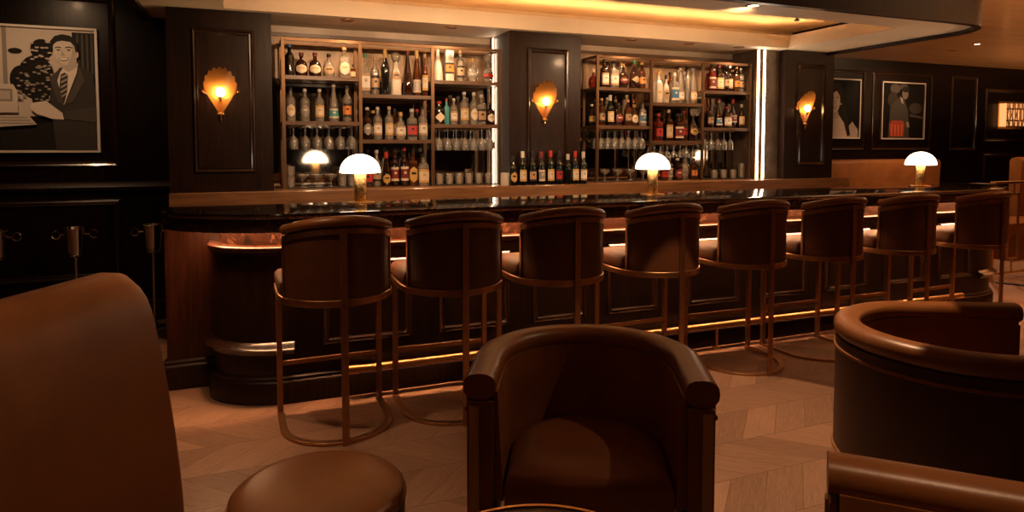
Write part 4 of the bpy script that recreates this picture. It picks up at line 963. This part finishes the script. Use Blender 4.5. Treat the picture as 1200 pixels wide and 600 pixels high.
# ================================================================== LIGHTS
WARM = (1.0, 0.60, 0.32)
DISC = emit('downlight_lens', (1.0, 0.68, 0.42), 14)
DISC_DIM = plain('recessed_lens', (.25, .2, .15), .3)
def downlight(x, y, z, e, cone, lab, blend=.5, tgt=None, lens=True, r=.03, col=WARM, grp='ceiling downlights'):
    t = thing('ceiling_downlight', lab, 'downlight', (x, y, z - .0005), 0, grp)
    b = new(); lathe(b, [(.038, 0), (.055, 0), (.055, -.004), (.042, -.008), (.038, -.004), (.038, 0)], 20); obj('trim_ring', b, BRONZE, t)
    b = new(); lathe(b, [(0, -.0008), (.037, -.0008), (.037, -.003), (0, -.003)], 20); obj('lens', b, DISC if lens else DISC_DIM, t)
    L = bpy.data.lights.new('downlight_beam', 'SPOT'); L.energy = e; L.spot_size = math.radians(cone); L.spot_blend = blend; L.color = col; L.shadow_soft_size = r
    o = bpy.data.objects.new('downlight_beam', L); C.objects.link(o); o.parent = t; o.location = (0, 0, -.035)
    if tgt:
        d = Vector(tgt) - Vector((x, y, z - .035)); o.rotation_euler = d.to_track_quat('-Z', 'Y').to_euler()
for i, x in enumerate((.6, 1.75, 3.34)):  # first two are unseen, added to throw light onto the racks
    downlight(x, 3.78, ZS, 75, 112, 'small downlight at the canopy edge aimed at the racks, %s from left' % ORD[i], .8, (x + .25, 5.6, 1.35), i == 2)
for i, x in enumerate((.75, 1.6, 3.35, 4.0, 4.6)):  # added fixtures with dull lenses, only there to light the bottles
    downlight(x, 5.40, ZS, 20, 130, 'small added downlight in the canopy lighting the racks, %s from left' % ORD[i], .8, (x, 5.62, 1.2), False)
downlight(2.14, 2.4, ZC, 250, 46, 'small ceiling downlight behind the fourth stool', .06, r=.015)
downlight(-.35, 2.75, ZC, 75, 66, 'small ceiling downlight above the floor left of the stools', .5)
downlight(2.9, 1.72, ZC, 45, 20, 'small ceiling downlight right of the centre armchair', .3, (1.0, 1.97, .5), r=.015)
downlight(4.4, 2.4, ZC, 22, 52, 'small ceiling downlight behind the right stools', .3)
downlight(.0, 1.25, ZC, 40, 34, 'small ceiling downlight above the lounge chair', .9, (-.36, 1.66, 1.0))
downlight(1.25, .45, ZC, 75, 50, 'small ceiling downlight above the corner armchair', .4)
downlight(-1.45, 4.9, ZC, 42, 80, 'small ceiling downlight before the large photograph', 1.0, (-1.45, 6.1, 1.75))
downlight(8.99, 5.95, ZC, 160, 120, 'small bright downlight in the far ceiling at the upper right', .6)
downlight(9.3, 6.5, ZC, 55, 80, 'small added ceiling downlight to brighten the far photographs', .6, (9.3, 7.6, 1.9), False)  # added lamp with a dull lens, brightens the far prints

def fill_torchiere(x, y, e, lab):  # unseen uplights, added to bounce warm light off the ceilings
    t = thing('added_floor_lamp', lab, 'lamp', (x, y, .0065 if x > 8 else 0), 0, 'added uplight floor lamps')
    b = new(); lathe(b, [(0, 0), (.15, 0), (.15, .012), (.03, .03), (0, .031)], 28); obj('base', b, BRASS, t)
    b = new(); lathe(b, [(0, .031), (.012, .031), (.012, 1.70), (0, 1.70)], 14); obj('pole', b, BRASS, t)
    b = new(); lathe(b, [(0, 1.70), (.05, 1.705), (.13, 1.75), (.17, 1.82), (.165, 1.82), (.125, 1.757), (.05, 1.715), (0, 1.71)], 28); obj('bowl', b, BRASS, t)
    L = bpy.data.lights.new('added_uplight', 'POINT'); L.energy = e; L.color = (1.0, .58, .28); L.shadow_soft_size = .03
    o = bpy.data.objects.new('added_uplight', L); C.objects.link(o); o.parent = t; o.location = (0, 0, 1.80)
fill_torchiere(7.3, 2.2, 220, 'added unseen brass uplight floor lamp in the lounge right of the bar')
fill_torchiere(11.6, 4.6, 260, 'added unseen brass uplight floor lamp on the far carpet')
fill_torchiere(-1.6, .2, 28, 'added unseen brass uplight floor lamp behind the lounge chair')
w = bpy.data.worlds.new('dim_room'); SC.world = w; w.use_nodes = True
w.node_tree.nodes['Background'].inputs[0].default_value = (1.0, 0.6, 0.35, 1); w.node_tree.nodes['Background'].inputs[1].default_value = 0.004

# ================================================================== CAMERA
cam = bpy.data.cameras.new('camera'); co = bpy.data.objects.new('camera', cam); C.objects.link(co)
cam.sensor_fit = 'HORIZONTAL'; cam.sensor_width = 36; cam.lens = FPX / 1200 * 36
PITCH = math.radians(3.0)
cam.shift_y = -(300 - (172 + FPX * math.tan(PITCH))) / 1200
co.location = (0, 0, EYE); co.rotation_euler = (PI / 2 - PITCH, 0, -YAW); cam.clip_start = .05
SC.camera = co
vs = SC.view_settings; vs.view_transform = 'Standard'; vs.look = 'None'; vs.gamma = 1; vs.use_curve_mapping = False; vs.exposure = 0.0
try:
    SC.cycles.max_bounces = 10; SC.cycles.transparent_max_bounces = 24; SC.cycles.glossy_bounces = 5; SC.cycles.diffuse_bounces = 5
    SC.cycles.sample_clamp_indirect = 4.0; SC.cycles.use_denoising = True
except Exception: pass
